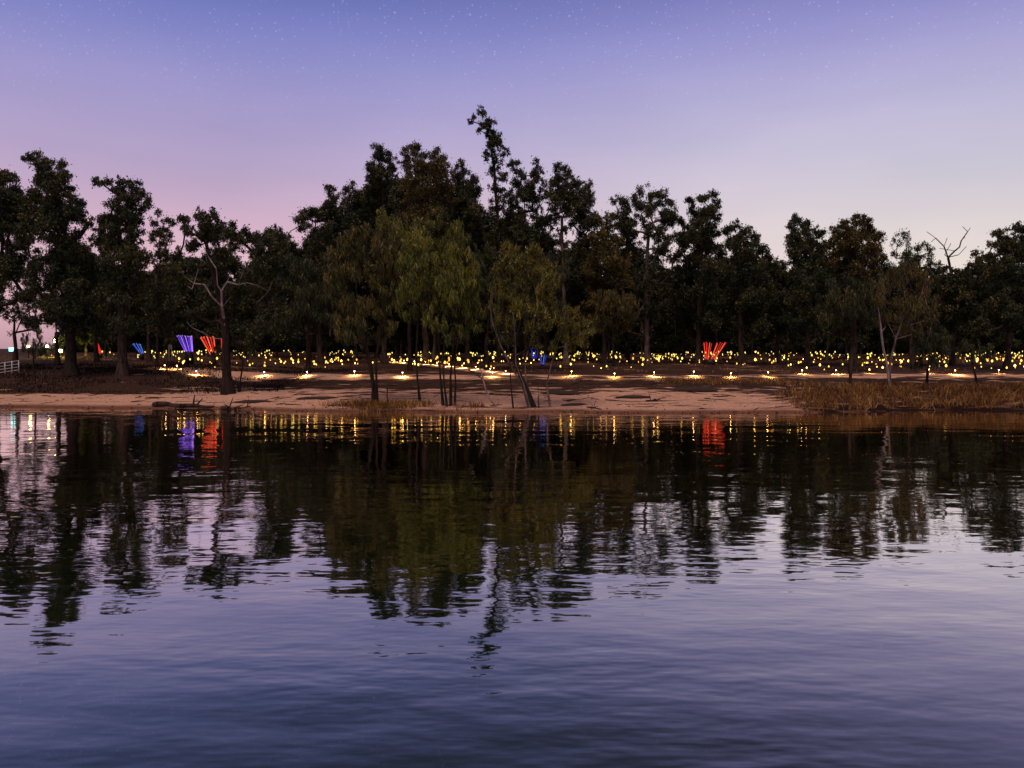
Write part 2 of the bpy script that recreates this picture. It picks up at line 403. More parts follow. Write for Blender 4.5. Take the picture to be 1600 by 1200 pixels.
def tree_mesh(base, trunk_pts, lobes, rng, R0, tip=.013, leaf=(.23, .105), npuff=11, nleaf=420, style='gum', pr=.41, dens=1.0):
    """lobes: list of (centre, radius). Returns (trunk, limbs, crown) geometry, in coordinates relative to base"""
    base = np.array(base, float)
    lobes = sorted(lobes, key=lambda l: l[0][2] + .3 * abs(l[0][0] - base[0]))
    targets = [l[0] for l in lobes]; puffs = []
    for c, r in lobes:
        n = max(3, int(npuff * dens))
        for _ in range(n):
            v = rng.normal(0, 1, 3); v /= np.linalg.norm(v) + 1e-9
            u = rng.uniform(.15, 1.12) ** .7
            q = np.array(c) + v * r * u * np.array((.88, 1.0, .86))
            puffs.append((q, r * pr * (1.25 - .55 * u) * rng.uniform(.55, 1.15)))
    targets = targets + [p[0] for p in puffs]
    nodes, par, tips = skeleton(base, trunk_pts, targets, rng)
    n = len(nodes); cnt = np.zeros(n); 
    for tp in tips: cnt[tp] += 1
    for k in range(n - 1, 0, -1): cnt[par[k]] += cnt[k]
    cnt = np.maximum(cnt, 1); kexp = math.log(R0 / tip) / math.log(max(cnt[0], 2))
    R0 = R0 * .62; kexp = math.log(R0 / tip) / math.log(max(cnt[0], 2)); rad = tip * cnt ** kexp
    flare = np.array([1 + .9 * math.exp(-max(0, nd[2] - base[2]) / .7) if cnt[i_] > .9 * cnt[0] else 1 for i_, nd in enumerate(nodes)])
    rad = rad * flare
    ts, ls = [], []
    for k in range(1, n):
        seg = (nodes[par[k]] - base, rad[par[k]] if cnt[par[k]] < 1.6 * cnt[k] else rad[k] * 1.15, nodes[k] - base, rad[k])
        ts.append(seg)
    ts.insert(0, (np.array((0, 0, -.5)), rad[0] * 1.25, np.array((0, 0, 0.)), rad[0]))
    C, D, W = [], [], []
    for q, r in puffs:
        m_ = max(12, int(nleaf * dens * (r / .75) ** 1.7 * (1.9 if style != 'gum' else 1))); m_ = min(m_, 900)
        v = rng.normal(0, 1, (m_, 3)); v /= np.linalg.norm(v, axis=1, keepdims=True)
        u = rng.uniform(0, 1, (m_, 1)) ** .45
        # ragged puff: several sub-blobs
        off = rng.normal(0, .38 * r, (5, 3)); pick = rng.randint(0, 5, m_)
        if style == 'gum':
            ns = 16; so = rng.normal(0, 1, (ns, 3)); so /= np.linalg.norm(so, axis=1, keepdims=True)
            so = so * (rng.uniform(.15, 1.15, (ns, 1)) * r * np.array((.85, .85, .7)))
            sax = so / (r + 1e-6) * .6 + rng.normal(0, .5, (ns, 3)) + np.array((0, 0, -.35)); sl = rng.uniform(.25, .75, (ns, 1)) * min(r, 1.0)
            pk = rng.randint(0, ns, m_); tl = rng.uniform(-.5, .5, (m_, 1))
            c = q + so[pk] + sax[pk] * sl[pk] * tl + rng.normal(0, 1, (m_, 3)) * (.15 * r + .06) * np.where(rng.uniform(0, 1, (m_, 1)) < .15, 2.2, 1)
            d = rng.normal(0, 1, (m_, 3)) + np.array((0, 0, -.9))
        else:
            c = q + off[pick] * .8 + v * u * r * np.array((.7, .7, 1.0)) + np.array((0, 0, -.25 * r))
            d = rng.normal(0, .32, (m_, 3)) + (np.array((0.12, 0, -1.0)) + .25 * v if style == 'oak' else np.array((0.15, 0, .7)) + .6 * v)
        d /= np.linalg.norm(d, axis=1, keepdims=True)
        w = np.cross(d, rng.normal(0, 1, (m_, 3))); w /= np.linalg.norm(w, axis=1, keepdims=True) + 1e-9
        s = rng.uniform(.6, 1.35, (m_, 1))
        C.append(c - base); D.append(d * leaf[0] * s); W.append(w * leaf[1] * s)
    C = np.concatenate(C); D = np.concatenate(D); W = np.concatenate(W)
    LV = np.stack([C - D * .5 + W * .5, C + D * .5, C - D * .5 - W * .5], axis=1).reshape(-1, 3)
    LF = np.arange(len(LV)).reshape(-1, 3)
    return tubes(ts, 6), None, (LV, LF)
def make_tree(name, label, cat, base, trunk_pts, lobes, seed, R0, bark='bark_mid', leafm='leaf_dark', group=None, **kw):
    rng = np.random.RandomState(seed)
    T, L, C = tree_mesh(base, trunk_pts, lobes, rng, R0, **kw)
    root = empty(name, base); tag(root, label, cat, group)
    link('trunk', mesh_np('trunk', T[0], T[1], M[bark], True), root)
    if L: link('limbs', mesh_np('limbs', L[0], L[1], M[bark], True), root)
    link('crown', mesh_np('crown', C[0], C[1], M[leafm]), root)
    return root
def px_lobes(spec, Y, rng, depth=3.0, squash=1.0):
    out = []
    for (px, py, r) in spec:
        dy = rng.uniform(-1, 1) * depth
        out.append((P(px, py, Y + dy), r / FPX * (Y + dy)))
    return out
def fill(x0, x1, y0, y1, n, r, seed, top=None):
    rs = random.Random(seed); o = []
    for k in range(n):
        o.append((rs.uniform(x0, x1), rs.uniform(y0, y1), r * rs.uniform(.7, 1.25)))
    return o
def on_ground(px, Y):
    p = P(px, 500, Y); return np.array((p[0], Y, gz(p[0], Y)))
def gum(label, px, Y, trunk, spec, seed, R0, depth=3.2, **kw):
    rng = np.random.RandomState(seed + 1000)
    base = on_ground(px, Y)
    tp = [P(a, b_, Y + dy) for a, b_, dy in trunk]
    rf = random.Random(seed * 7 + 1); ex = []; nf = kw.pop('nfill', .95)
    for _ in range(400):
        if len(ex) >= nf * len(spec): break
        a, b_ = rf.sample(spec, 2)
        if math.hypot(a[0] - b_[0], a[1] - b_[1]) < 48 and max(a[1], b_[1]) > min(q[1] for q in spec) + 25:
            ex.append(((a[0] + b_[0]) / 2, (a[1] + b_[1]) / 2 + 4, min(a[2], b_[2]) * .9))
    low = kw.pop('low', 10); yb = max(q[1] for q in spec); x0 = min(q[0] for q in spec); x1 = max(q[0] for q in spec)
    for _ in range(low): ex.append((rf.uniform(x0 + 8, x1 - 8), rf.uniform(yb - 15, min(yb + 60, 515)), rf.uniform(13, 20)))
    spec = list(spec) + ex
    return make_tree('gum_tree', label, 'gum tree', base, tp, px_lobes(spec, Y, rng, depth), seed, R0,
                     group=kw.pop('group', 'gum trees of the skyline'), **kw)

# left group
gum('tall dark gum at the far left edge above the white railing', -12, 84, [(-8, 520, 0), (0, 430, 0), (4, 350, 0)],
    [(2, 276, 15), (19, 275, 14), (14, 296, 22), (-14, 290, 20), (36, 312, 14), (10, 325, 26), (36, 345, 20), (-20, 330, 26), (-5, 365, 26), (28, 385, 22), (-30, 380, 25), (5, 420, 20), (-30, 430, 20), (40, 420, 15), (55, 330, 12)], 1, .42, bark='bark_dark')
gum('tallest gum of the left bank with thick black trunk', 110, 80, [(109, 520, 0), (100, 440, 0), (92, 350, 0), (82, 290, 0)],
    [(70, 252, 17), (52, 246, 11), (38, 248, 5), (97, 257, 10), (85, 269, 18), (104, 275, 10), (63, 283, 14), (90, 294, 22), (60, 300, 20), (112, 312, 15), (84, 325, 24), (52, 332, 22), (112, 340, 20), (128, 318, 9),
     (72, 360, 26), (110, 372, 26), (40, 370, 24), (138, 350, 12), (92, 405, 28), (60, 410, 24), (128, 405, 24), (80, 445, 24), (115, 450, 24), (50, 450, 18), (140, 440, 18), (100, 480, 20), (130, 475, 18)], 2, .72, bark='bark_dark', npuff=12)
gum('gum with lone puffs on thin stems at its left shoulder', 190, 80, [(190, 520, 0), (196, 450, 0), (188, 380, 0), (184, 330, 0)],
    [(150, 283, 8), (158, 286, 6), (168, 285, 8), (190, 283, 9), (197, 290, 10), (211, 293, 13), (224, 306, 13), (230, 320, 10), (184, 306, 15), (176, 326, 20), (202, 325, 12), (216, 346, 11), (190, 350, 22), (165, 352, 16), (210, 370, 18), (180, 380, 24),
     (152, 378, 14), (200, 405, 24), (170, 415, 20), (225, 400, 12), (185, 440, 18), (210, 445, 18), (160, 455, 14), (225, 470, 16)], 3, .62, bark='bark_mid', npuff=12)
gum('thin lacy young gum between two bigger left crowns', 244, 88, [(246, 520, 0), (247, 430, 0), (250, 370, 0)],
    [(247, 333, 7), (261, 346, 11), (270, 350, 7), (240, 347, 9), (251, 362, 11), (244, 376, 14), (262, 378, 8), (254, 400, 16), (238, 410, 14), (262, 425, 16), (250, 450, 18), (240, 475, 14), (270, 465, 12)], 4, .18, bark='bark_mid', dens=.75)
gum('broad gum with bare white limbs over the thick forked trunk', 355, 71, [(353, 560, 0), (350, 500, 0), (335, 430, 0), (322, 380, 0)],
    [(312, 336, 11), (331, 336, 12), (282, 341, 7), (291, 345, 8), (317, 351, 19), (343, 352, 11), (362, 352, 7), (357, 366, 12), (382, 363, 9), (330, 370, 20), (298, 362, 10), (371, 381, 18), (300, 385, 14), (345, 395, 20),
     (396, 375, 14), (418, 380, 16), (402, 400, 22), (438, 390, 14), (430, 415, 20), (280, 400, 14), (270, 425, 18), (290, 450, 20), (400, 440, 24), (430, 455, 20), (270, 470, 18), (375, 460, 20), (415, 490, 18), (345, 440, 14), (440, 490, 14), (300, 490, 14), (380, 512, 15), (405, 518, 14), (368, 535, 9), (392, 538, 9)],
    5, .58, bark='bark_dark', npuff=12, depth=2.6, nfill=.5, low=0)
# centre
gum('shorter gum left of the central high crowns, stepping down', 500, 96, [(498, 520, 0), (500, 440, 0), (510, 370, 0)],
    [(546, 297, 16), (516, 296, 9), (562, 308, 15), (526, 313, 16), (479, 334, 16), (510, 336, 20), (540, 330, 20), (471, 352, 18), (500, 362, 24), (535, 360, 24), (426, 362, 14), (411, 371, 14), (445, 372, 12), (452, 395, 22), (485, 392, 24), (520, 395, 24), (430, 400, 16), (470, 430, 24), (505, 430, 24), (445, 440, 18)], 6, .5, leafm='leaf_dark')
gum('rounded dark crown left of the rusty-topped gum', 600, 98, [(600, 500, 0), (598, 400, 0), (598, 300, 0)],
    [(593, 240, 18), (606, 246, 14), (580, 262, 11), (612, 262, 16), (594, 268, 18), (580, 285, 13), (600, 292, 22), (575, 305, 16), (598, 318, 24), (572, 335, 20), (605, 345, 24), (625, 320, 16), (585, 370, 22), (612, 385, 22)], 7, .5, npuff=12)
gum('rusty-topped gum with paired domes left of the tall spire', 665, 96, [(664, 500, 0), (660, 400, 0), (664, 310, 0)],
    [(636, 238, 12), (650, 234, 15), (658, 248, 18), (676, 242, 14), (690, 250, 14), (698, 266, 13), (640, 258, 15), (666, 270, 24), (690, 285, 18), (644, 285, 22), (670, 302, 26), (636, 312, 20), (696, 312, 20), (655, 335, 26), (685, 345, 24), (630, 345, 20), (665, 370, 26), (700, 370, 18), (640, 385, 22)], 8, .55, leafm='leaf_olive', npuff=9)
gum('middle-height gum tucked against the left of the spire', 730, 100, [(730, 500, 0), (728, 400, 0), (726, 320, 0)],
    [(722, 264, 15), (712, 276, 12), (738, 284, 16), (713, 296, 20), (738, 306, 20), (720, 322, 22), (745, 330, 16), (712, 345, 22), (738, 352, 22), (722, 378, 24), (745, 385, 18)], 9, .45)
gum('tallest slender gum rising as a thin spire above all others', 780, 98, [(782, 500, 0), (781, 400, 0), (776, 320, 0), (772, 260, 0), (762, 205, 0)],
    [(752, 176, 9), (760, 184, 11), (736, 189, 6), (741, 184, 5), (766, 194, 10), (756, 196, 8), (762, 210, 7), (779, 222, 12), (770, 230, 13), (787, 237, 10), (762, 243, 10), (777, 250, 10), (768, 268, 9), (785, 278, 13), (776, 292, 14), (790, 306, 14), (775, 322, 16), (795, 330, 14), (783, 352, 16), (770, 370, 14), (792, 385, 14)], 10, .42, nfill=.35, leafm='leaf_dark', depth=1.8, bark='bark_dark', npuff=9)
gum('gum with two rounded heads just right of the spire', 822, 99, [(820, 500, 0), (818, 400, 0), (820, 330, 0)],
    [(801, 258, 9), (808, 264, 13), (838, 256, 9), (842, 268, 10), (810, 284, 16), (832, 284, 14), (818, 304, 18), (846, 304, 12), (805, 320, 16), (832, 330, 16), (815, 352, 16), (845, 350, 14), (828, 375, 16)], 11, .38, dens=.9, bark='bark_dark')
gum('open airy gum with sky showing through its stems', 885, 97, [(884, 500, 0), (880, 420, 0), (878, 340, 0)],
    [(872, 262, 12), (882, 270, 16), (866, 282, 16), (884, 292, 18), (860, 305, 14), (876, 314, 18), (898, 312, 14), (918, 288, 10), (912, 300, 11), (921, 306, 9), (910, 322, 14), (894, 336, 14), (866, 336, 12), (926, 335, 12), (912, 352, 14), (880, 360, 10), (930, 365, 14), (905, 385, 12), (935, 395, 16), (860, 375, 10)], 12, .40, dens=.9, bark='bark_pale')
gum('dark gum filling behind the airy gum, its left neighbour', 852, 101, [(852, 500, 0), (852, 400, 0)],
    [(846, 288, 9), (856, 298, 10), (842, 312, 12), (860, 325, 11), (848, 338, 13), (866, 350, 12), (838, 358, 13), (855, 372, 14), (872, 382, 12), (842, 392, 14), (862, 405, 14)], 27, .34, bark='bark_dark', dens=.8)
gum('dark gum between the airy gum and the bushy mid-height gum', 912, 102, [(912, 500, 0), (914, 400, 0)],
    [(904, 288, 8), (916, 298, 9), (900, 312, 11), (922, 318, 11), (908, 334, 13), (928, 348, 11), (896, 352, 12), (915, 366, 14), (900, 385, 13), (925, 390, 14), (886, 398, 12)], 28, .34, bark='bark_mid', dens=.8)
# right of centre
gum('slim dark gum in the notch left of the narrow upright gum', 1068, 100, [(1068, 500, 0), (1068, 410, 0)],
    [(1064, 346, 8), (1074, 356, 9), (1060, 368, 11), (1074, 380, 12), (1064, 396, 14), (1078, 410, 13), (1060, 424, 15)], 29, .26, bark='bark_dark')
gum('slim dark gum left of the twin-headed gum', 982, 100, [(982, 500, 0), (982, 410, 0)],
    [(978, 330, 9), (988, 342, 11), (972, 356, 12), (986, 370, 13), (970, 384, 13), (990, 398, 14), (976, 412, 14), (962, 340, 8)], 30, .28, bark='bark_dark')
gum('bushy mid-height gum filling the dip right of the airy gum', 945, 94, [(944, 500, 0), (945, 420, 0)],
    [(932, 345, 14), (950, 340, 10), (945, 360, 20), (925, 375, 16), (960, 375, 16), (942, 395, 24), (968, 405, 20), (925, 420, 22), (955, 430, 26), (980, 440, 20), (935, 460, 24), (965, 475, 24), (985, 485, 16), (920, 480, 18)], 13, .35, leafm='leaf_olive')
gum('twin-headed tall gum with fine white stems showing', 1010, 96, [(1010, 510, 0), (1008, 430, 0), (1015, 350, 0)],
    [(963, 310, 11), (976, 320, 12), (1000, 300, 11), (1016, 303, 16), (992, 315, 14), (1034, 306, 12), (1048, 322, 14), (1026, 324, 16), (1002, 334, 16), (1054, 340, 12), (970, 342, 12), (1038, 348, 18), (985, 360, 14), (1012, 364, 14), (1046, 374, 16), (995, 388, 14), (1028, 396, 16), (1052, 404, 14), (1010, 420, 16), (1045, 430, 16), (1020, 450, 16)], 14, .45, dens=.85, bark='bark_pale')
gum('narrow upright gum with a notched flat top', 1092, 96, [(1092, 510, 0), (1095, 430, 0), (1098, 350, 0)],
    [(1112, 306, 10), (1098, 312, 10), (1080, 315, 9), (1118, 320, 11), (1086, 330, 13), (1106, 334, 14), (1120, 340, 9), (1092, 352, 16), (1112, 362, 16), (1080, 372, 14), (1100, 386, 20), (1122, 392, 16), (1085, 405, 18), (1110, 420, 20), (1080, 440, 18), (1105, 455, 18), (1125, 445, 14)], 15, .42, npuff=12, bark='bark_mid')
gum('dark rounded gum sloping down towards the right gap', 1160, 94, [(1158, 510, 0), (1155, 440, 0)],
    [(1138, 360, 12), (1150, 352, 11), (1168, 362, 12), (1182, 374, 11), (1145, 378, 18), (1170, 386, 18), (1192, 392, 12), (1200, 408, 12), (1155, 404, 22), (1182, 412, 20), (1140, 420, 18), (1165, 436, 24), (1195, 440, 18), (1150, 462, 24), (1180, 470, 24), (1205, 465, 14)], 16, .45, npuff=12)
gum('low dark tree filling the gap under the pale sky', 1215, 100, [(1216, 520, 0), (1216, 470, 0)],
    [(1210, 412, 11), (1222, 416, 10), (1215, 432, 18), (1228, 440, 16), (1205, 450, 18), (1222, 465, 22), (1240, 450, 16), (1212, 490, 22)], 17, .3)
gum('gum with ragged left crown beside the right gap', 1262, 90, [(1262, 520, 0), (1262, 440, 0), (1260, 390, 0)],
    [(1245, 345, 11), (1236, 352, 9), (1258, 352, 12), (1240, 368, 13), (1262, 368, 16), (1280, 364, 11), (1236, 384, 11), (1256, 390, 20), (1282, 386, 16), (1240, 408, 16), (1270, 412, 22), (1290, 408, 14), (1250, 435, 22), (1280, 440, 22), (1262, 465, 24), (1290, 470, 20), (1242, 465, 18)], 18, .42, leafm='leaf_dark', npuff=12)
gum('high-domed gum with olive leaves right of the gap', 1335, 90, [(1334, 520, 0), (1334, 440, 0), (1336, 400, 0)],
    [(1340, 341, 12), (1352, 348, 11), (1322, 352, 12), (1306, 360, 11), (1334, 360, 18), (1362, 360, 12), (1374, 372, 10), (1316, 375, 16), (1346, 380, 20), (1370, 390, 12), (1300, 382, 12), (1380, 402, 7), (1326, 398, 18), (1352, 408, 16), (1305, 405, 16), (1320, 425, 20), (1345, 440, 18), (1366, 425, 12), (1310, 460, 22), (1340, 470, 24), (1365, 455, 18)], 19, .45, leafm='leaf_olive', npuff=12)
gum('sparse grey feathery gum left of the dead tree', 1425, 88, [(1424, 520, 0), (1422, 440, 0)],
    [(1410, 366, 9), (1418, 374, 9), (1402, 382, 10), (1446, 382, 9), (1434, 390, 10), (1416, 394, 12), (1454, 394, 10), (1400, 404, 12), (1432, 410, 16), (1455, 412, 12), (1410, 425, 18), (1440, 432, 18), (1395, 440, 14), (1462, 436, 14)], 20, .28, dens=.7, leaf=(.24, .08))
gum('dark blue-green gum leaning out of the right edge', 1575, 86, [(1576, 520, 0), (1576, 440, 0)],
    [(1590, 358, 13), (1604, 362, 14), (1562, 366, 12), (1575, 374, 14), (1598, 380, 18), (1553, 382, 11), (1570, 394, 18), (1540, 404, 12), (1522, 397, 6), (1595, 405, 20), (1555, 412, 18), (1525, 415, 12), (1575, 430, 24), (1605, 430, 20), (1540, 435, 20), (1515, 432, 14), (1560, 460, 26), (1595, 465, 24), (1530, 465, 22), (1510, 460, 14), (1545, 490, 22), (1580, 495, 22)], 21, .42, npuff=12)
gum('squat black gum under the bare dead branches', 1490, 92, [(1490, 520, 0), (1490, 460, 0)],
    [(1470, 418, 12), (1488, 425, 12), (1505, 425, 12), (1480, 445, 22), (1503, 450, 20), (1465, 450, 16), (1490, 475, 26), (1465, 485, 22), (1510, 485, 20)], 22, .35)
gum('low leafy gum behind the left edge giant, pink sky through it', 22, 98, [(22, 520, 0), (22, 480, 0)],
    [(10, 440, 16), (30, 430, 18), (50, 445, 16), (0, 460, 16), (24, 465, 20), (46, 475, 16), (8, 490, 13), (34, 498, 12), (60, 470, 16), (64, 500, 12), (50, 515, 9), (20, 520, 7)], 23, .3, dens=.55, low=0)
gum('dark bushy gum closing the space between the two left giants', 150, 96, [(150, 520, 0), (150, 450, 0)],
    [(140, 400, 14), (160, 395, 12), (135, 425, 18), (158, 425, 18), (145, 450, 20), (168, 450, 14), (132, 472, 18), (155, 480, 18), (140, 500, 16), (165, 505, 12), (120, 500, 14)], 24, .3, low=3)
gum('dark low gum right of the lone-puff gum, under the lacy one', 232, 95, [(232, 520, 0), (232, 470, 0)],
    [(226, 430, 12), (245, 425, 14), (262, 420, 14), (235, 450, 16), (255, 452, 18), (230, 480, 14), (250, 485, 18), (268, 470, 14), (240, 510, 12), (262, 512, 12)], 25, .3, low=3)
gum('dark low gum in front of the leftmost slender trunks', 88, 92, [(88, 520, 0), (88, 480, 0)],
    [(78, 470, 14), (100, 475, 16), (85, 495, 14), (105, 500, 16), (122, 490, 14), (130, 512, 10), (112, 520, 10)], 26, .3, low=0)
# out of frame neighbours
for k, (px, top) in enumerate(((-95, 300), (-190, 330), (1690, 350), (1790, 380))):
    gum(('gum just outside the left of the view', 'gum further outside the left of the view', 'gum just outside the right of the view', 'gum further outside the right of the view')[k], px, 88, [(px, 520, 0), (px, 430, 0)],
        fill(px - 45, px + 45, top, 480, 22, 22, 300 + k), 60 + k, .5)

# dead tree, bare
def bare_tree(label, name, base, trunk, targets, seed, R0, matn, tip=.02, seg=.9, cat='dead tree', root=None, part='limbs'):
    rng = np.random.RandomState(seed)
    nodes, par, tips = skeleton(base, trunk, targets, rng, seg, .30)
    n = len(nodes); cnt = np.zeros(n)
    for tp in tips: cnt[tp] += 1
    for k in range(n - 1, 0, -1): cnt[par[k]] += cnt[k]
    cnt = np.maximum(cnt, 1); kx = math.log(R0 / tip) / math.log(max(2, cnt[0])); rad = tip * cnt ** kx
    sg = []; tr = []
    for k in range(1, n):
        s_ = (nodes[par[k]] - base, rad[par[k]] if cnt[par[k]] < 1.6 * cnt[k] else rad[k] * 1.1, nodes[k] - base, rad[k])
        tr.append(s_)
    if root is None:
        root = empty(name, base); tag(root, label, cat)
        if tr: v, f = tubes(tr, 7); link('trunk', mesh_np('trunk', v, f, M[matn], True), root)
    else: sg = sg + tr
    if sg: v, f = tubes(sg, 5); link(part, mesh_np(part, v, f, M[matn], True), root)
    return root
Yd = 92; bD = on_ground(1492, Yd)
bare_tree('leafless dead tree with crooked bare branches against the pale sky', 'dead_tree', bD, [P(1490, 500, Yd), P(1488, 440, Yd), P(1484, 415, Yd)],
          [P(x, y, Yd + d) for x, y, d in ((1475, 385, 0), (1462, 372, .5), (1448, 362, 0), (1455, 378, 1), (1492, 392, -1), (1502, 376, 0), (1512, 362, .3), (1516, 356, .6), (1504, 354, 0), (1498, 398, 0), (1510, 385, -.6), (1480, 372, .5), (1468, 388, -1), (1476, 398, 1), (1486, 380, .5), (1508, 370, -.4))], 5, .13, 'bark_mid', tip=.03)
# bare white limbs inside the broad left gum: build as its own dead stems tree beside the trunk
Yw = 70
bare_tree('bare white-limbed dead gum spreading in front of black foliage', 'dead_tree', on_ground(356, 72.3), [P(356, 560, 72.2), P(352, 515, 71.6), P(347, 480, Yw)],
          [P(x, y, Yw + d) for x, y, d in ((346, 455, 0), (338, 420, -.5), (325, 400, 0), (318, 385, 0), (312, 374, 0), (330, 462, -1), (320, 445, -1), (310, 420, 0), (300, 452, -1), (288, 432, 0), (283, 420, 0), (292, 446, 0), (355, 440, 0), (362, 425, 0), (372, 445, 0), (380, 425, 0), (386, 442, 1), (318, 520, 1), (300, 512, 1), (292, 503, 1), (362, 462, 1), (340, 500, -1), (420, 455, 1), (425, 440, 1), (400, 475, 1))], 9, .13, 'dead_wood', tip=.020, seg=.8)

# ------------------------------------------------------------------ front river oaks
def oak(label, stems, spec, Y, seed, R0, leafm='leaf_river', bark='bark_dark', group='wispy trees on the water edge', **kw):
    rng = np.random.RandomState(seed + 500)
    base = on_ground(stems[0][0], Y)
    kw.setdefault('leaf', (.50, .065)); kw.setdefault('npuff', 8); kw.setdefault('nleaf', 210)
    return make_tree('river_tree', label, 'tree', base, [P(a, b_, Y) for a, b_ in stems[1:]], px_lobes(spec, Y, rng, 1.8), seed, R0,
                     bark=bark, leafm=leafm, style=kw.pop('style', 'oak'), group=group, **kw)
oak('twin-stemmed tree with drooping rust and olive crown on the water edge', [(584, 615), (580, 580), (572, 540), (576, 480), (585, 430)],
    [(545, 378, 20), (565, 366, 18), (600, 366, 20), (530, 400, 22), (560, 398, 26), (592, 392, 24), (618, 392, 22), (520, 430, 22), (548, 432, 26), (582, 430, 26), (612, 426, 24), (520, 462, 20), (545, 470, 22), (575, 475, 24), (605, 468, 22), (535, 500, 16), (560, 508, 16), (600, 500, 18), (528, 522, 12), (548, 530, 13), (570, 532, 13), (595, 526, 14), (612, 512, 14)], 63.5, 31, .24, leafm='leaf_rust')
oak('drooping olive tree on one thin dark stem right of the twin-stemmed tree', [(656, 624), (652, 590), (651, 540), (656, 480), (655, 430)],
    [(648, 372, 16), (664, 380, 16), (636, 386, 18), (655, 402, 22), (632, 415, 20), (672, 412, 20), (650, 435, 24), (675, 445, 18), (635, 455, 22), (660, 470, 22), (640, 490, 18), (668, 500, 16)], 62.5, 32, .12)
oak('cluster of four slim stems carrying a round mustard crown', [(704, 627), (704, 590), (708, 540), (712, 480), (712, 430)],
    [(712, 396, 14), (728, 402, 16), (742, 418, 13), (700, 412, 18), (720, 422, 20), (738, 440, 18), (692, 438, 20), (712, 450, 22), (735, 466, 20), (700, 478, 20), (722, 492, 20), (745, 490, 14), (690, 505, 16), (712, 518, 12), (740, 512, 13), (725, 525, 12), (700, 530, 11)], 62, 33, .13)
oak('tall feathery tree on a leaning black trunk over the beach', [(833, 632), (822, 605), (812, 585), (803, 560), (810, 520), (818, 470)],
    [(790, 388, 14), (798, 400, 17), (832, 392, 12), (846, 398, 14), (815, 410, 18), (860, 412, 12), (785, 418, 18), (805, 430, 20), (838, 420, 20), (862, 436, 16), (785, 448, 18), (822, 448, 20), (850, 452, 20), (790, 474, 16), (812, 480, 18), (842, 482, 18), (862, 470, 12), (800, 505, 14), (830, 512, 16), (852, 505, 12), (785, 500, 12), (815, 470, 18), (856, 488, 14), (840, 535, 10), (790, 455, 18)], 61.5, 34, .26, bark='bark_dark', style='up', leafm='leaf_gold')
oak('small rounded golden-olive tree on a thin curved pale stem', [(860, 630), (854, 600), (860, 575), (868, 545), (880, 515)],
    [(888, 484, 10), (902, 490, 11), (876, 496, 13), (912, 504, 11), (892, 506, 15), (922, 516, 9), (876, 520, 14), (904, 524, 14), (890, 538, 12), (866, 540, 10), (912, 536, 8)], 61.5, 35, .09, bark='bark_pale', leafm='leaf_gold', style='up')
# extra stems as separate slim trees
def stem_tree(label, pts, Y, r, bark='bark_dark', lobes=(), seed=0, name='river_tree', grp='wispy trees on the water edge'):
    base = on_ground(pts[0][0], Y)
    lb = [(P(a, b_, Y), rr / FPX * Y) for a, b_, rr in lobes]
    return make_tree(name, label, 'tree', base, [P(a, b_, Y) for a, b_ in pts[1:]], lb, seed, r, bark=bark, leafm='leaf_river', style='oak', group=grp,
                     leaf=(.42, .045), npuff=5, nleaf=120, tip=.02)
stem_tree('straight slim stem leftmost of the four-stem cluster', [(692, 627), (688, 590), (686, 540), (684, 480), (682, 440)], 62.3, .12, lobes=((682, 420, 18), (672, 445, 14), (692, 450, 16), (680, 480, 14)), seed=41)
stem_tree('second stem of the cluster, leaning slightly left', [(698, 628), (694, 600), (692, 560), (700, 500), (702, 450)], 61.8, .10, lobes=((702, 440, 14), (712, 470, 12)), seed=42)
stem_tree('rightmost stem of the cluster, with a kink at mid height', [(710, 628), (712, 600), (710, 565), (716, 530), (722, 480)], 62.1, .10, lobes=((724, 460, 14), (730, 490, 10)), seed=43)
stem_tree('second dark stem close beside the twin-stemmed rusty tree', [(588, 618), (588, 590), (588, 560), (594, 520), (600, 470)], 63.2, .14, lobes=((602, 450, 16), (616, 480, 12)), seed=44)
stem_tree('white upright stems fanning left of the leaning black trunk', [(826, 628), (815, 600), (800, 575), (782, 540), (768, 500)], 61.8, .10, 'bark_pale', lobes=((766, 470, 12), (775, 450, 12)), seed=45)
stem_tree('white straight stem rising from the leaning trunk fork', [(828, 629), (818, 600), (806, 570), (805, 530), (802, 490)], 61.3, .08, 'bark_pale', lobes=((800, 460, 12), (812, 440, 12)), seed=46)
stem_tree('white stem bending right out of the leaning trunk fork', [(830, 630), (822, 600), (820, 565), (832, 525), (838, 480)], 61.6, .09, 'bark_pale', lobes=((842, 455, 14), (850, 430, 12)), seed=47)
stem_tree('thin dark upright stem left of the leaning trunk', [(802, 632), (798, 600), (796, 560), (790, 520), (786, 480)], 61, .07, lobes=((784, 460, 10), (776, 485, 8)), seed=48)
bare_tree('bare crooked stick bending up from the sand', 'bare_sapling', on_ground(776, 61.5), [P(768, 628, 61.5), P(760, 612, 61.5), P(754, 590, 61.5)],
          [P(752, 580, 61.5), P(748, 572, 61.5), P(758, 582, 61.5)], 12, .06, 'dead_wood', tip=.02, cat='sapling')
bare_tree('short dark dead stump stick beside the leaning trunk', 'bare_sapling', on_ground(842, 61), [P(841, 620, 61), P(841, 607, 61)], [P(840, 600, 61), P(846, 612, 61)], 13, .05, 'stick', tip=.02, cat='sapling')
bare_tree('short dark stake-like stick left of the single-stem tree', 'bare_sapling', on_ground(605, 62), [P(605, 618, 62), P(605, 606, 62)], [P(605, 602, 62), P(607, 606, 62)], 14, .05, 'stick', tip=.02, cat='sapling')

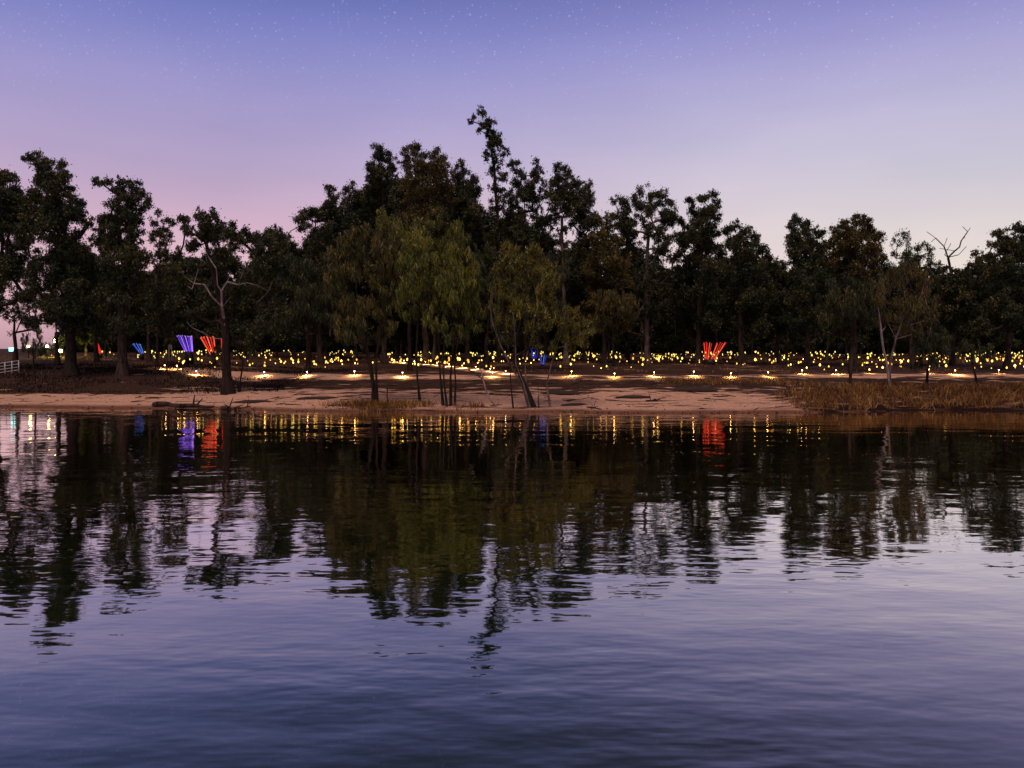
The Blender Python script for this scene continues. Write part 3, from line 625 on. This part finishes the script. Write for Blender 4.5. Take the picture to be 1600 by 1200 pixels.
# right bank trees
oak('brown feathery tree with curved white double stem on the right bank', [(1394, 586), (1392, 560), (1400, 530), (1410, 500), (1415, 470)],
    [(1400, 425, 16), (1425, 420, 18), (1445, 436, 16), (1385, 445, 18), (1412, 448, 22), (1440, 460, 20), (1458, 470, 14), (1378, 470, 16), (1402, 478, 22), (1430, 486, 22), (1455, 498, 14), (1385, 500, 16), (1415, 510, 18), (1440, 518, 14)], 71, 36, .14, leafm='leaf_olive', bark='bark_pale', group='trees of the right bank', nleaf=110)
bare_tree('white snaking bare stem left of the brown feathery tree', 'bare_sapling', on_ground(1393, 70.5), [P(1386, 570, 70.5), P(1380, 545, 70.5), P(1377, 520, 70.5), P(1375, 500, 70.5)],
          [P(1374, 492, 70.5), P(1384, 510, 70.5), P(1372, 480, 70.5)], 15, .10, 'dead_wood', tip=.03, cat='sapling')
bare_tree('dead standing pole trunk with broken top at the grass edge', 'dead_tree', on_ground(1329, 69), [P(1329, 585, 69), P(1330, 565, 69), P(1331, 548, 69)],
          [P(1331, 544, 69), P(1325, 560, 69)], 16, .13, 'bark_mid', tip=.05)
oak('dense dark shrub tree with pale tips right of the feathery tree', [(1450, 590), (1450, 570), (1455, 550)],
    [(1440, 528, 14), (1460, 522, 14), (1478, 530, 12), (1432, 548, 12), (1452, 546, 16), (1474, 550, 14), (1440, 565, 12), (1462, 568, 14), (1430, 572, 8)], 72, 37, .12, leafm='leaf_dark', group='trees of the right bank', nleaf=110)
oak('dark forked bush at the right end of the beach', [(1530, 588), (1520, 570), (1515, 560)],
    [(1510, 540, 10), (1528, 545, 12), (1545, 548, 12), (1500, 552, 8), (1540, 560, 10), (1520, 558, 8)], 74, 38, .10, leafm='leaf_dark', group='trees of the right bank', nleaf=70)
oak('dark weeping tree overhanging the right light field', [(1330, 575), (1330, 540), (1328, 500)],
    fill(1290, 1372, 440, 500, 22, 18, 77), 82, 39, .2, leafm='leaf_dark', group='trees of the right bank', nleaf=110)
oak('short dark bush hiding the base of the left black trunk', [(52, 570), (52, 560), (52, 548)],
    [(45, 530, 12), (62, 535, 10), (50, 548, 14), (66, 552, 8), (38, 545, 9), (58, 520, 8)], 82, 40, .1, leafm='leaf_dark', group='left bank bushes', nleaf=70)
oak('low weeping branches bush around the thick forked trunk', [(372, 585), (380, 565), (390, 550)],
    [(385, 545, 9), (396, 552, 8), (370, 550, 9), (340, 548, 7), (400, 540, 7), (334, 556, 5)], 72, 51, .1, leafm='leaf_dark', group='left bank bushes', nleaf=80)
oak('mustard weeping bush tree between the small golden tree and the wood', [(960, 560), (958, 530), (958, 500)],
    fill(930, 990, 455, 520, 18, 15, 79), 88, 52, .18, leafm='leaf_olive', group='trees behind the beach', nleaf=90)
oak('olive weeping tree beneath the rusty-topped gum', [(640, 560), (640, 500), (645, 450)],
    fill(600, 720, 345, 470, 40, 22, 80), 84, 53, .3, leafm='leaf_river', group='trees behind the beach', nleaf=90)
oak('black weeping tree behind the drooping rust crown', [(480, 570), (482, 520), (485, 470)],
    fill(430, 540, 400, 510, 38, 22, 81), 82, 54, .3, leafm='leaf_dark', group='trees behind the beach', nleaf=90)
oak('dark weeping tree closing the space behind the leaning trunk', [(760, 565), (762, 520), (765, 470)],
    fill(735, 880, 400, 520, 44, 22, 82), 84, 55, .3, leafm='leaf_dark', group='trees behind the beach', nleaf=90)

# ------------------------------------------------------------------ wood behind: shared variants
variants = []
for v_ in range(6):
    rs = random.Random(900 + v_); rng = np.random.RandomState(900 + v_)
    H = 15.0
    lb = []
    for k in range(40):
        z = H * (.16 + .84 * rs.random() ** .8); w = 3.6 * math.sin(math.pi * min(1, (z / H) * .85 + .08)) + .4
        a = rs.uniform(0, 6.28); lb.append((np.array((w * math.cos(a) * rs.random() ** .5, w * math.sin(a) * rs.random() ** .5, z)), rs.uniform(1.0, 1.7)))
    T, L, C = tree_mesh((0, 0, 0), [(.2, 0, 4), (-.1, .1, 8), (.2, 0, 11)], lb, rng, .22, npuff=6, nleaf=130, leaf=(.30, .15), pr=.6)
    bm_ = 'bark_pale' if v_ % 2 else 'bark_mid'
    variants.append((mesh_np('trunk', T[0], T[1], M[bm_], True), mesh_np('crown', C[0], C[1], M['leaf_dark'])))
def place_variant(k, px, Y, sc, rz, label, group):
    p = on_ground(px, Y); r = empty('gum_tree', p, rz); r.scale = (sc * 1.05, sc * 1.05, sc); tag(r, label, 'gum tree', group)
    for nm, me_ in zip(('trunk', 'crown'), variants[k]): link(nm, me_, r)
rs = random.Random(5)
zones = [(130, 330, 'dark slender gum of the wood edge behind the left rod fans'), (330, 560, 'dark slender gum of the wood edge right of the forked trunk'),
         (560, 860, 'dark slender gum of the wood edge behind the water-edge trees'), (860, 1095, 'dark slender gum of the wood edge behind the golden tree'),
         (1095, 1330, 'dark slender gum of the wood edge behind the wide red fan'), (1330, 1700, 'dark slender gum of the wood edge behind the right bank trees')]
zones = [(a, b_, c.split('slender gum of the wood edge ')[1]) for a, b_, c in zones]
seen_n = {}
def nth(z, kind):
    k = seen_n.get((z, kind), 0); seen_n[(z, kind)] = k + 1
    w = ('leftmost', 'second', 'third', 'fourth', 'fifth', 'sixth', 'seventh', 'eighth', 'ninth', 'tenth', 'eleventh', 'twelfth', 'thirteenth')[min(k, 12)]
    return '%s %s from left, %s' % (w, kind, z) if k else 'leftmost %s, %s' % (kind, z)
px = 135.0; kk = 0
while px < 1700:
    Yb = rs.uniform(135, 165); top = rs.uniform(400, 440) if px > 260 else rs.uniform(440, 470)
    Hh = (CAMH + (545 - top) / FPX * Yb) - 3.4
    z = [zz_ for zz_ in zones if zz_[0] <= px < zz_[1]] or [zones[-1]]
    place_variant(kk % 6, px, Yb, Hh / 15.5, rs.uniform(0, 6.28), nth(z[0][2], 'slender gum of the wood edge'), 'slender gums of the wood edge'); kk += 1
    px += rs.uniform(24, 36)
SKX = [-60, 60, 130, 190, 250, 320, 400, 470, 520, 590, 660, 730, 770, 830, 900, 945, 1010, 1060, 1100, 1160, 1215, 1260, 1340, 1400, 1460, 1520, 1600, 1700]
SKYY = [300, 270, 330, 300, 360, 350, 375, 350, 310, 255, 240, 275, 290, 285, 300, 350, 310, 345, 320, 365, 425, 360, 350, 385, 415, 415, 370, 360]
px = 110.0; rs = random.Random(15)
while px < 1700:
    Yb = rs.uniform(104, 126); top = float(np.interp(px, SKX, SKYY)) + rs.uniform(36, 66) + (35 if px < 290 else 0) + (45 if 835 < px < 930 else 0) + (28 if 950 < px < 1200 else 0)
    Hh = (CAMH + (545 - top) / FPX * Yb) - 3.1
    z = [zz_ for zz_ in zones if zz_[0] <= px < zz_[1]] or [zones[-1]]
    place_variant(kk % 6, px, Yb, Hh / 15.5, rs.uniform(0, 6.28), nth(z[0][2], 'full-crowned gum of the clearing'), 'full-crowned gums standing in the clearing'); kk += 1
    px += rs.uniform(22, 33)
# far wood mass, one stuff object
rng = np.random.RandomState(77)
C, D, W = [], [], []; tr = []
for k in range(300):
    px = rng.uniform(120, 1900); Yb = rng.uniform(172, 235)
    base = P(px, 500, Yb); gx = base[0]; g = gz(gx, Yb)
    top = rng.uniform(415, 470) if px > 250 else rng.uniform(500, 520)
    Hh = CAMH + (545 - top) / FPX * Yb - g
    tr.append((np.array((gx, Yb, g)), .25, np.array((gx + rng.normal(0, .6), Yb, g + Hh * .8)), .1))
    m_ = 420
    zf = rng.uniform(0.0, 1, m_) ** 1.25; wdt = 3.8 * np.sin(np.pi * np.clip(zf * .8 + .15, 0, 1)) + .8
    a = rng.uniform(0, 6.28, m_); rr = wdt * np.sqrt(rng.uniform(0, 1, m_))
    c = np.stack([gx + rr * np.cos(a), Yb + rr * np.sin(a), g + Hh * zf], axis=1)
    d = rng.normal(0, 1, (m_, 3)); d /= np.linalg.norm(d, axis=1, keepdims=True)
    w = np.cross(d, rng.normal(0, 1, (m_, 3))); w /= np.linalg.norm(w, axis=1, keepdims=True)
    s = rng.uniform(.6, 1.3, (m_, 1)); C.append(c); D.append(d * 1.5 * s); W.append(w * .9 * s)
C = np.concatenate(C); D = np.concatenate(D); W = np.concatenate(W)
LV = np.stack([C - D * .5, C + W * .5, C + D * .5, C - W * .5], axis=1).reshape(-1, 3)
tv, tf = tubes(tr, 5)
v, f = join([(LV, np.arange(len(LV)).reshape(-1, 4)), (tv, tf)])
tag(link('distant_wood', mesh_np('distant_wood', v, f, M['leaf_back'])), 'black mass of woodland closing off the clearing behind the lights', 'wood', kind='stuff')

# ------------------------------------------------------------------ grasses
def blades(name, pts, h, matn, label, seed, wd=.03):
    rng = np.random.RandomState(seed); n = len(pts); pts = np.array(pts, float); pts[:, 2] = ground(pts[:, 0], pts[:, 1]) - .02
    d = rng.normal(0, .35, (n, 3)); d[:, 2] = 1; hh = h * rng.uniform(.5, 1.3, (n, 1)); d = d * hh
    a = rng.uniform(0, 6.28, n); w = np.stack([np.cos(a), np.sin(a), 0 * a], axis=1) * wd
    bend = rng.normal(0, .25, (n, 3)) * hh; bend[:, 2] = -.15 * hh[:, 0]
    V = np.stack([pts - w, pts + w, pts + d * .6 + w * .6, pts + d * .6 - w * .6, pts + d + bend], axis=1).reshape(-1, 3)
    b0 = np.arange(n)[:, None] * 5
    F = [tuple(x) for x in (b0 + np.array([0, 1, 2, 3]))] + [tuple(x) for x in (b0 + np.array([3, 2, 4]))]
    F = [tuple(int(i) for i in f) for f in F]
    me = bpy.data.meshes.new(name); me.from_pydata(V.tolist(), [], F); me.materials.append(M[matn])
    return tag(link(name, me), label, 'grass', kind='stuff')
M['dry_grass'] = leafmat('dry_rust_grass', [(.15, (.04, .020, .007, 1)), (.5, (.16, .080, .026, 1)), (.8, (.38, .23, .075, 1)), (1, (.6, .45, .24, 1))], .1)
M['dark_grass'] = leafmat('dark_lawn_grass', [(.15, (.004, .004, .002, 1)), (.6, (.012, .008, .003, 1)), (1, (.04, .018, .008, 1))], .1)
rng = np.random.RandomState(4)
pts = []
while len(pts) < 15000:                                  # tufted bank on the right
    cx, cs = rng.uniform(21, 60), abs(rng.normal(0, 4.5))
    if rng.uniform() > .35 + .65 * min(1, (cx - 21) / 3): continue
    if cs > 11: continue
    n = rng.randint(8, 26); q = rng.normal(0, .22, (n, 2)) + (cx, shore(cx) + .1 + cs)
    for x, y in q: pts.append((x, y, 0))
blades('bank_grass', pts, .62, 'dry_grass', 'dry rusty tussock grass covering the mound of the right bank', 1, .022)
pts = []
for (px_, Y_, sx, n_) in ((572, 62.6, 1.4, 1100), (640, 62.4, 1.0, 600), (600, 61.6, 1.6, 350), (735, 61.0, .8, 150), (1190, 74, 3.5, 700), (1090, 74, 2.0, 400)):
    c = P(px_, 600, Y_)
    for _ in range(n_):
        x, y = c[0] + rng.normal(0, sx), Y_ + rng.normal(0, .7); pts.append((x, y, 0))
blades('beach_grass', pts, .5, 'dry_grass', 'low tan grass tufts at the foot of the water-edge trees', 2, .022)
pts = []
while len(pts) < 11000:
    x, s = rng.uniform(-75, -20), rng.uniform(7, 26)
    if snoise(x, s, .12, 31) < -.15: continue
    y = shore(x) + s; pts.append((x, y, 0))
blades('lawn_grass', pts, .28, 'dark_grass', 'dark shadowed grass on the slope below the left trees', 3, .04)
pts = []
while len(pts) < 9000:
    x, y = rng.uniform(-75, 90), rng.uniform(81, 128)
    if snoise(x, y, .10, 32) < .1: continue
    pts.append((x, y, 0))
blades('clearing_grass', pts, .25, 'dry_grass', 'sparse dry grass over the clearing among the orb lights', 6, .04)

# ------------------------------------------------------------------ driftwood
def log(label, a, b_, r, seed, knots=3):
    rng = np.random.RandomState(seed); a = np.array(a); b_ = np.array(b_); sg = []; n = 9; pr_ = None
    for k in range(n + 1):
        p = a + (b_ - a) * k / n + rng.normal(0, r * .35, 3) * (0 < k < n); rr = r * (1 - .55 * k / n) * rng.uniform(.9, 1.12)
        if pr_ is not None: sg.append((pr_[0] - a, pr_[1], p - a, rr))
        pr_ = (p, rr)
    root = empty('fallen_log', a); tag(root, label, 'log')
    v, f = tubes(sg, 8); link('stem', mesh_np('stem', v, f, M['log'], True), root)
    for k in range(knots):
        t_ = rng.uniform(.3, .9); p = (b_ - a) * t_; e = p + rng.normal(0, 1, 3) * .35 + np.array((.3, 0, .3))
        v, f = tubes([(p, r * .35, (p + e) / 2, r * .28), ((p + e) / 2, r * .28, e, r * .1)], 6); link('branch_stub', mesh_np('branch_stub', v, f, M['log'], True), root)
def G(px, Y, up=0):
    p = P(px, 600, Y); return np.array((p[0], Y, gz(p[0], Y) + up))
def clump(name, label, px_, Y_, rad, h, seed):
    rng = np.random.RandomState(seed); c = G(px_, Y_); nb_ = 14; V = [(0, 0, h)]; F = []
    for j, (f, zf) in enumerate(((.45, .8), (.8, .4), (1.05, -.1))):
        for k in range(nb_):
            a = 2 * math.pi * k / nb_; rr = rad * f * rng.uniform(.75, 1.2); V.append((rr * math.cos(a) * 1.8, rr * math.sin(a), h * zf * rng.uniform(.7, 1.25)))
    for k in range(nb_):
        k2 = (k + 1) % nb_; F.append((0, 1 + k, 1 + k2))
        for j in range(2): F.append((1 + j * nb_ + k, 1 + (j + 1) * nb_ + k, 1 + (j + 1) * nb_ + k2, 1 + j * nb_ + k2))
    me_ = bpy.data.meshes.new(name); me_.from_pydata(V, [], F); me_.materials.append(M['stick'])
    tag(link(name, me_, None, c), label, 'debris', 'debris heaps on the beach')
for k, (px_, Y_, r_, h_, lb_) in enumerate(((396, 66, .9, .16, 'low dark debris heap on the sand right of the short log'), (880, 69, 1.0, .2, 'dark debris heap at the litter edge right of the small golden tree'),
        (990, 66, .8, .14, 'flat dark debris heap on the open sand below the light field'), (1085, 70, 1.3, .25, 'largest dark debris heap, on the sand below the wide red fan'), (1215, 69, 1.0, .22, 'dark debris heap at the left end of the right grassy bank'),
        (900, 63, .7, .12, 'small flat debris heap close to the waterline, right of the trees'), (500, 67, 1.0, .14, 'flat dark debris heap on the sand left of the twin-stemmed tree'))):
    clump('debris_heap', lb_, px_, Y_, r_, h_, 20 + k)
log('long black log lying along the left waterline', G(240, 64.6, .12), G(334, 64.0, .05), .22, 1)
log('short dark log with stubs right of the long left log', G(346, 63.2, .08), G(368, 63.0, .08), .17, 2, 4)
log('thin crooked driftwood near the water below the light field', G(918, 61.0, .04), G(940, 60.2, .04), .07, 3, 5)
log('dark branch lying where sand meets litter in the middle', G(1010, 64, .04), G(1028, 64.2, .04), .09, 4)
log('small driftwood end at the water edge right of the short log', G(372, 63.1, .05), G(390, 63.3, .05), .08, 5, 2)
rng = np.random.RandomState(31); sv, sf = [], []
for k in range(420):
    x = rng.uniform(-46, 24); y = float(shore(x)) + rng.choice([rng.uniform(-.1, .5), rng.uniform(0, 8)]); r_ = rng.uniform(.02, .09) * (1.5 if k % 9 == 0 else 1)
    v, f = lathe([(.0, -.3 * r_), (r_, 0), (r_ * .7, r_ * .5), (0, r_ * .6)], 5, (x, y, gz(x, y))); sv.append(v * 1.0); sf.append(f)
v, f = join(list(zip(sv, sf)))
tag(link('shore_stones', mesh_np('shore_stones', v, f, M['stick'])), 'scattered small dark stones and bark bits along the waterline', 'stones', kind='stuff')
log('slanting pale-topped pole lying behind the four-stem cluster', G(733, 75, 1.0), G(762, 73, .1), .07, 6, 0)
rng = np.random.RandomState(8); parts = []
for k in range(330):
    x = rng.uniform(-45, 45); s = rng.uniform(.6, 15) if k % 3 else rng.uniform(9, 16); y = shore(x) + s
    L_ = rng.uniform(.25, 1.6); a = rng.normal(0, .45); p = np.array((x, y, gz(x, y) + .015)); q = p + np.array((math.cos(a) * L_, math.sin(a) * L_, 0)); q[2] = gz(q[0], q[1]) + .03
    mid = (p + q) / 2 + np.array((0, rng.normal(0, .08), .03)); r_ = rng.uniform(.015, .05)
    parts.append((p, r_, mid, r_ * .8)); parts.append((mid, r_ * .8, q, r_ * .3))
v, f = tubes(parts, 5)
tag(link('twig_litter', mesh_np('twig_litter', v, f, M['stick'])), 'fallen twigs and bark strips strewn over the sand', 'twigs', kind='stuff')

# ------------------------------------------------------------------ path lamps
pl_stake = mesh_np('stake', *tubes([(np.array((0, 0, -.05)), .022, np.array((0, 0, .34)), .010)], 6), M['metal'])
v1, f1 = lathe([(.0, .335), (.035, .35), (.048, .385), (.04, .43), (.0, .45)], 10); pl_glow = mesh_np('bulb', v1, f1, M['path_glow'], True)
v1, f1 = lathe([(.0, .52), (.04, .505), (.15, .425), (.145, .42), (.0, .48)], 10); pl_cap = mesh_np('lamp_cap', v1, f1, M['metal'], True)
pl_light = bpy.data.lights.new('lamp_light', 'SPOT'); pl_light.energy = 420; pl_light.color = (1.0, .52, .17)
pl_light.spot_size = R(158); pl_light.spot_blend = .5; pl_light.shadow_soft_size = .05
def lamp_light(r):
    l = bpy.data.objects.new('lamp_light', pl_light); col.objects.link(l); l.parent = r; l.location = (.0, -.06, .34)
PL = [(258, 84), (277, 83.5), (307, 80), (425 - 118, 80), (354 - 47, 81), (413, 78.6), (480, 78.2), (554, 78.0), (629, 78.0), (770, 78.2), (893, 78.4), (960, 78.2), (1022, 78.4), (1084, 79), (1089, 80), (1142, 79.5), (1200, 80), (1253, 79.5), (1306, 81), (1358, 82), (1451, 83), (1492, 83), (1560, 85), (1640, 86)]
seen = []
npl = 0
plabels = ['path lamp with cap glowing above the lit sand beside the dark bushes']
for (px_, Y_) in PL:
    if any(abs(px_ - a) < 6 for a in seen): continue
    xx = (px_ - CX) / FPX * 77
    if px_ > 400: Y_ = float(shore(xx)) + 17.4 + (npl % 3 - 1) * .4 + (1.5 if px_ > 1200 else 0)
    seen.append(px_); p = G(px_, Y_); npl += 1
    r = empty('path_lamp', p)
    zone = ('left of the thick forked trunk' if px_ < 340 else 'between the thick forked trunk and the twin-stemmed tree' if px_ < 575 else 'behind the front water-edge trees' if px_ < 880
            else 'between the golden tree and the red rod fan' if px_ < 1100 else 'right of the wide red rod fan' if px_ < 1330 else 'among the right bank trees')
    tag(r, 'low warm path lamp lighting the sand, ' + zone, 'path lamp', 'warm lamps along the top of the bank')
    link('stake', pl_stake, r); link('bulb', pl_glow, r); link('lamp_cap', pl_cap, r); lamp_light(r)
# low lamps of the diagonal track
for k in range(11):
    t_ = k / 10; x, y = a0[0] + (a1[0] - a0[0]) * t_, a0[1] + (a1[1] - a0[1]) * t_ + .6
    r = empty('path_lamp', (x, y, gz(x, y))); r.scale = (.8, .8, .7)
    tag(r, 'small lamp in the close row lighting the diagonal sandy track', 'path lamp', 'lamps lining the diagonal track')
    link('stake', pl_stake, r); link('bulb', pl_glow, r); link('lamp_cap', pl_cap, r); lamp_light(r)

# ------------------------------------------------------------------ field of orb lights
ob_stem = mesh_np('stem', *tubes([(np.array((0, 0, -.05)), .014, np.array((0, 0, .62)), .012)], 5), M['metal'])
prof = [(.0, .56), (.055, .59), (.095, .65), (.10, .70), (.07, .77), (.03, .82), (.0, .86)]
v1, f1 = lathe(prof, 9); ob_y = mesh_np('bulb', v1, f1, M['orb'], True); ob_g = mesh_np('bulb', v1, f1, M['orb_green'], True); ob_a = mesh_np('bulb', v1, f1, M['orb_amber'], True); ob_h = mesh_np('bulb', v1, f1, M['orb_hot'], True)
rs = random.Random(12); spots = []
def ok(x, y, dmin):
    return all((x - a) ** 2 + (y - b_) ** 2 > dmin * dmin for a, b_ in spots)
tries = 0
while len(spots) < 900 and tries < 60000:
    tries += 1
    Y_ = rs.uniform(88, 152) if rs.random() < .88 else rs.uniform(81, 95); px_ = rs.uniform(205, 1680)
    if px_ < 560 and Y_ < 88 and rs.random() < .5: continue
    p = P(px_, 560, Y_)
    dens = 1.6 * float(snoise(p[0], Y_, .05, 44))
    if rs.random() > .55 + dens: continue
    if 560 < px_ < 600 and Y_ > 90: continue
    if 790 < px_ < 860 and rs.random() < .6: continue
    if not ok(p[0], Y_, .7): continue
    spots.append((float(p[0]), Y_))
for px_, Y_ in ((160, 120), (166, 124), (172, 118), (178, 122), (152, 112), (150, 118)): p = P(px_, 560, Y_); spots.append((float(p[0]), Y_))
spots.sort(key=lambda s: s[1])
def zone_label(px_, y, tone):
    row = 'front' if y < 98 else 'middle' if y < 112 else 'rear'
    z = ('beside the far left red fan' if px_ < 205 else 'left of the forked trunk' if px_ < 345 else 'between forked trunk and twin-stemmed tree' if px_ < 570
         else 'behind the water-edge trees' if px_ < 870 else 'between golden tree and wide red fan' if px_ < 1095 else 'between wide red fan and dead pole' if px_ < 1330 else 'among the right bank trees')
    return '%s orb light in the %s rows %s' % (tone, row, z)
rest = []
nind = 0
for i_, (x, y) in enumerate(spots):
    g = gz(x, y); green = rs.random() < (.15 + .5 * (y > 115)); px_ = CX + x / y * FPX; s_ = rs.choice((.45, .55, .65, .7, .8, .9, 1.05))
    if nind < 300 and -5 < px_ < 1605:
        r = empty('orb_light', (x, y, g), rs.uniform(0, 6)); r.scale = (s_, s_, s_); nind += 1
        bulb, tone = (ob_g, 'greenish yellow') if green else rs.choice(((ob_y, 'yellow'), (ob_y, 'yellow'), (ob_a, 'amber'), (ob_h, 'brightest golden')))
        tag(r, zone_label(px_, y, ('small ' if s_ < .7 else '') + tone), 'orb light', 'orb lights of the light field')
        link('stem', ob_stem, r); link('bulb', bulb, r)
    else:
        v, f = lathe([(q[0] * s_, q[1] * s_) for q in prof], 7, (x, y, g)); rest.append((v, f))
v, f = join(rest)
tag(link('far_orb_lights', mesh_np('far_orb_lights', v, f, M['orb_green'], True)), 'farthest rows of tiny glowing orb lights against the wood', 'orb lights', kind='stuff')

# ------------------------------------------------------------------ fans of coloured rods
def fan(label, px0, px1, pyb, pt0, pt1, pyt, Y, n, mats, seed, r=.035):
    rng = np.random.RandomState(seed); b0, b1 = P(px0, pyb, Y), P(px1, pyb, Y); t0, t1 = P(pt0, pyt, Y), P(pt1, pyt, Y)
    cb, ct = (b0 + b1) / 2, (t0 + t1) / 2; rb, rt = abs(b1[0] - b0[0]) / 2, abs(t1[0] - t0[0]) / 2
    base = np.array((cb[0], Y, gz(cb[0], Y))); root = empty('rod_fan', base); tag(root, label, 'rod fan', 'fans of coloured glowing rods')
    hb = cb[2] - base[2]
    v, f = lathe([(.0, 0), (rb * 1.1 + .05, 0), (rb * 1.1 + .05, max(.05, hb * .6)), (rb * .9, max(.08, hb)), (.0, max(.08, hb))], 14)
    link('drum_base', mesh_np('drum_base', v, f, M['metal']), root)
    for k in range(n):
        a = 2 * math.pi * (k + .5) / n + rng.uniform(-.1, .1)
        p = np.array((rb * math.cos(a), rb * .8 * math.sin(a), hb - .02)); q = np.array((ct[0] - cb[0] + rt * math.cos(a), rt * .8 * math.sin(a), ct[2] - base[2] + rng.normal(0, .05)))
        v, f = tubes([(p, r, q, r)], 6); rod = link('rod', mesh_np('rod', v, f, M[mats[k % len(mats)]]), root)
        v, f = lathe([(.0, -.04), (r * 1.6, -.03), (r * 1.6, .03), (.0, .04)], 6, q); link('rod_tip', mesh_np('rod_tip', v, f, M[mats[0]]), rod)
fan('wide V-shaped fan of red glowing rods on the right of the light field', 1102, 1117, 561, 1100, 1134, 536, 92, 13, ['red_rod', 'red_rod', 'orange_rod'], 1, .035)
fan('purple fan of glowing rods left of the thick forked trunk', 289, 301, 549, 277, 299, 525, 92, 13, ['violet_rod', 'purple_rod', 'purple_rod'], 2, .035)
fan('red fan of rods half hidden just left of the forked trunk', 331, 337, 556, 314, 334, 527, 90, 12, ['orange_rod', 'red_rod', 'red_rod'], 3, .04)
fan('narrow red rod bundle just right of the forked trunk', 346, 349, 546, 346, 350, 530, 95, 6, ['red_rod'], 4, .05)
fan('blue fan of glowing rods left of the purple one', 219, 224, 552, 208, 219, 538, 104, 8, ['paleblue_rod', 'blue_rod', 'blue_rod'], 5, .028)
fan('small far red fan of rods at the left end', 155, 159, 552, 150, 153, 538, 112, 7, ['red_rod', 'red_rod'], 6, .06)
fan('upper blue rod cluster glimpsed behind the leaning black trunk', 832, 838, 560, 830, 841, 549, 104, 7, ['blue_rod'], 7, .025)
fan('lower blue rod cluster glimpsed right of the leaning black trunk', 845, 850, 569, 844, 854, 555, 90, 7, ['blue_rod', 'blue_rod', 'paleblue_rod'], 8, .025)

# ------------------------------------------------------------------ far left: railing, street lamps, lit bushes, sign
rl = empty('railing', G(-60, 82)); o_ = np.array(rl.location)
tag(rl, 'white metal railing at the far left edge of the bank', 'railing')
pA, pB = G(-60, 80), G(30, 84); npst = 9
for k in range(npst):
    t_ = k / (npst - 1); p = pA + (pB - pA) * t_; p[2] = gz(p[0], p[1])
    v, f = box(p - o_ + (0, 0, .6), (.07, .07, 1.25)); link('post', mesh_np('post', v, f, M['white_paint']), rl)
for hgt_ in (.25, .55, .85, 1.18):
    A = pA.copy(); A[2] = gz(A[0], A[1]) + hgt_; B = pB.copy(); B[2] = gz(B[0], B[1]) + hgt_
    v, f = tubes([(A - o_, .03, B - o_, .03)], 6); link('rail', mesh_np('rail', v, f, M['white_paint']), rl)
def street_lamp(label, px_, py_, Y_, gm='far_glow', rad=.22):
    p = G(px_, Y_); top = P(px_, py_, Y_); h = top[2] - p[2]; r = empty('street_lamp', p); tag(r, label, 'street lamp', 'street lamps behind the left trees')
    v, f = tubes([(np.array((0, 0, 0.)), .08, np.array((0, 0, h - rad)), .05)], 8); link('pole', mesh_np('pole', v, f, M['metal']), r)
    v, f = lathe([(.0, -rad), (rad * .8, -rad * .6), (rad, 0), (rad * .7, rad * .7), (0, rad)], 10, (0, 0, h)); link('globe', mesh_np('globe', v, f, M[gm], True), r)
    v, f = lathe([(rad * 1.2, rad * .8), (rad * .6, rad * 1.25), (0, rad * 1.4)], 10, (0, 0, h)); link('lamp_cap', mesh_np('lamp_cap', v, f, M['metal'], True), r)
street_lamp('globe street lamp nearest the white railing, seen through leaves', 46, 541, 110, rad=.16)
street_lamp('globe street lamp in front of the yellow-lit bushes', 75, 541, 112, rad=.18)
street_lamp('tallest yellow street lamp left of the thick black trunk', 89, 533, 120, 'flood_glow', .30)
street_lamp('low lamp just under the tallest yellow one', 96, 548, 118, 'flood_glow', .22)
sg = empty('lit_sign', G(22, 100)); tag(sg, 'small cyan lit sign panel above the white railing', 'sign')
hz_ = P(22, 546, 100)[2] - sg.location[2]
v, f = box((0, 0, hz_), (1.0, .08, .45)); link('panel', mesh_np('panel', v, f, M['cyan_glow']), sg)
v, f = box((0, .12, hz_ / 2), (.09, .09, hz_)); link('post', mesh_np('post', v, f, M['metal']), sg)
M['leaf_bright'] = leafmat('bright_hedge_leaves', [(.15, (.04, .07, .02, 1)), (.6, (.09, .12, .03, 1)), (1, (.16, .16, .05, 1))])
for k, (px_, Y_, w_, h_) in enumerate(((66, 126, 1.6, 1.6), (80, 126, 2.0, 2.0), (94, 127, 1.8, 2.4))):
    p = G(px_, Y_); rng = np.random.RandomState(70 + k)
    lb = [(p + np.array((rng.uniform(-w_, w_) * .7, rng.uniform(-1, 1), h_ * rng.uniform(.35, .85))), .7) for _ in range(9)]
    make_tree('shrub', ('yellow-lit shrub leftmost of three behind the lamps', 'yellow-lit shrub in the middle under the street lamp', 'tallest yellow-lit shrub beside the thick black trunk')[k], 'shrub', p,
              [p + np.array((0, 0, .5)), p + np.array((0, 0, .8))], lb, 80 + k, .08, leafm='leaf_bright', npuff=5, nleaf=50, group='yellow-lit shrubs')
bd = empty('notice_board', G(267, 98)); tag(bd, 'small white notice board on two posts left of the purple rod fan', 'notice board')
h1 = P(267, 549, 98)[2] - bd.location[2]; h2 = P(267, 539, 98)[2] - bd.location[2]
for sx in (-.16, .16):
    v, f = box((sx, 0, h2 / 2), (.07, .07, h2)); link('post', mesh_np('post', v, f, M['white_paint']), bd)
for zf in (.45, .62, .80, .96):
    v, f = box((0, -.05, h1 + (h2 - h1) * zf), (.36, .03, .09)); link('board', mesh_np('board', v, f, M['white_paint']), bd)
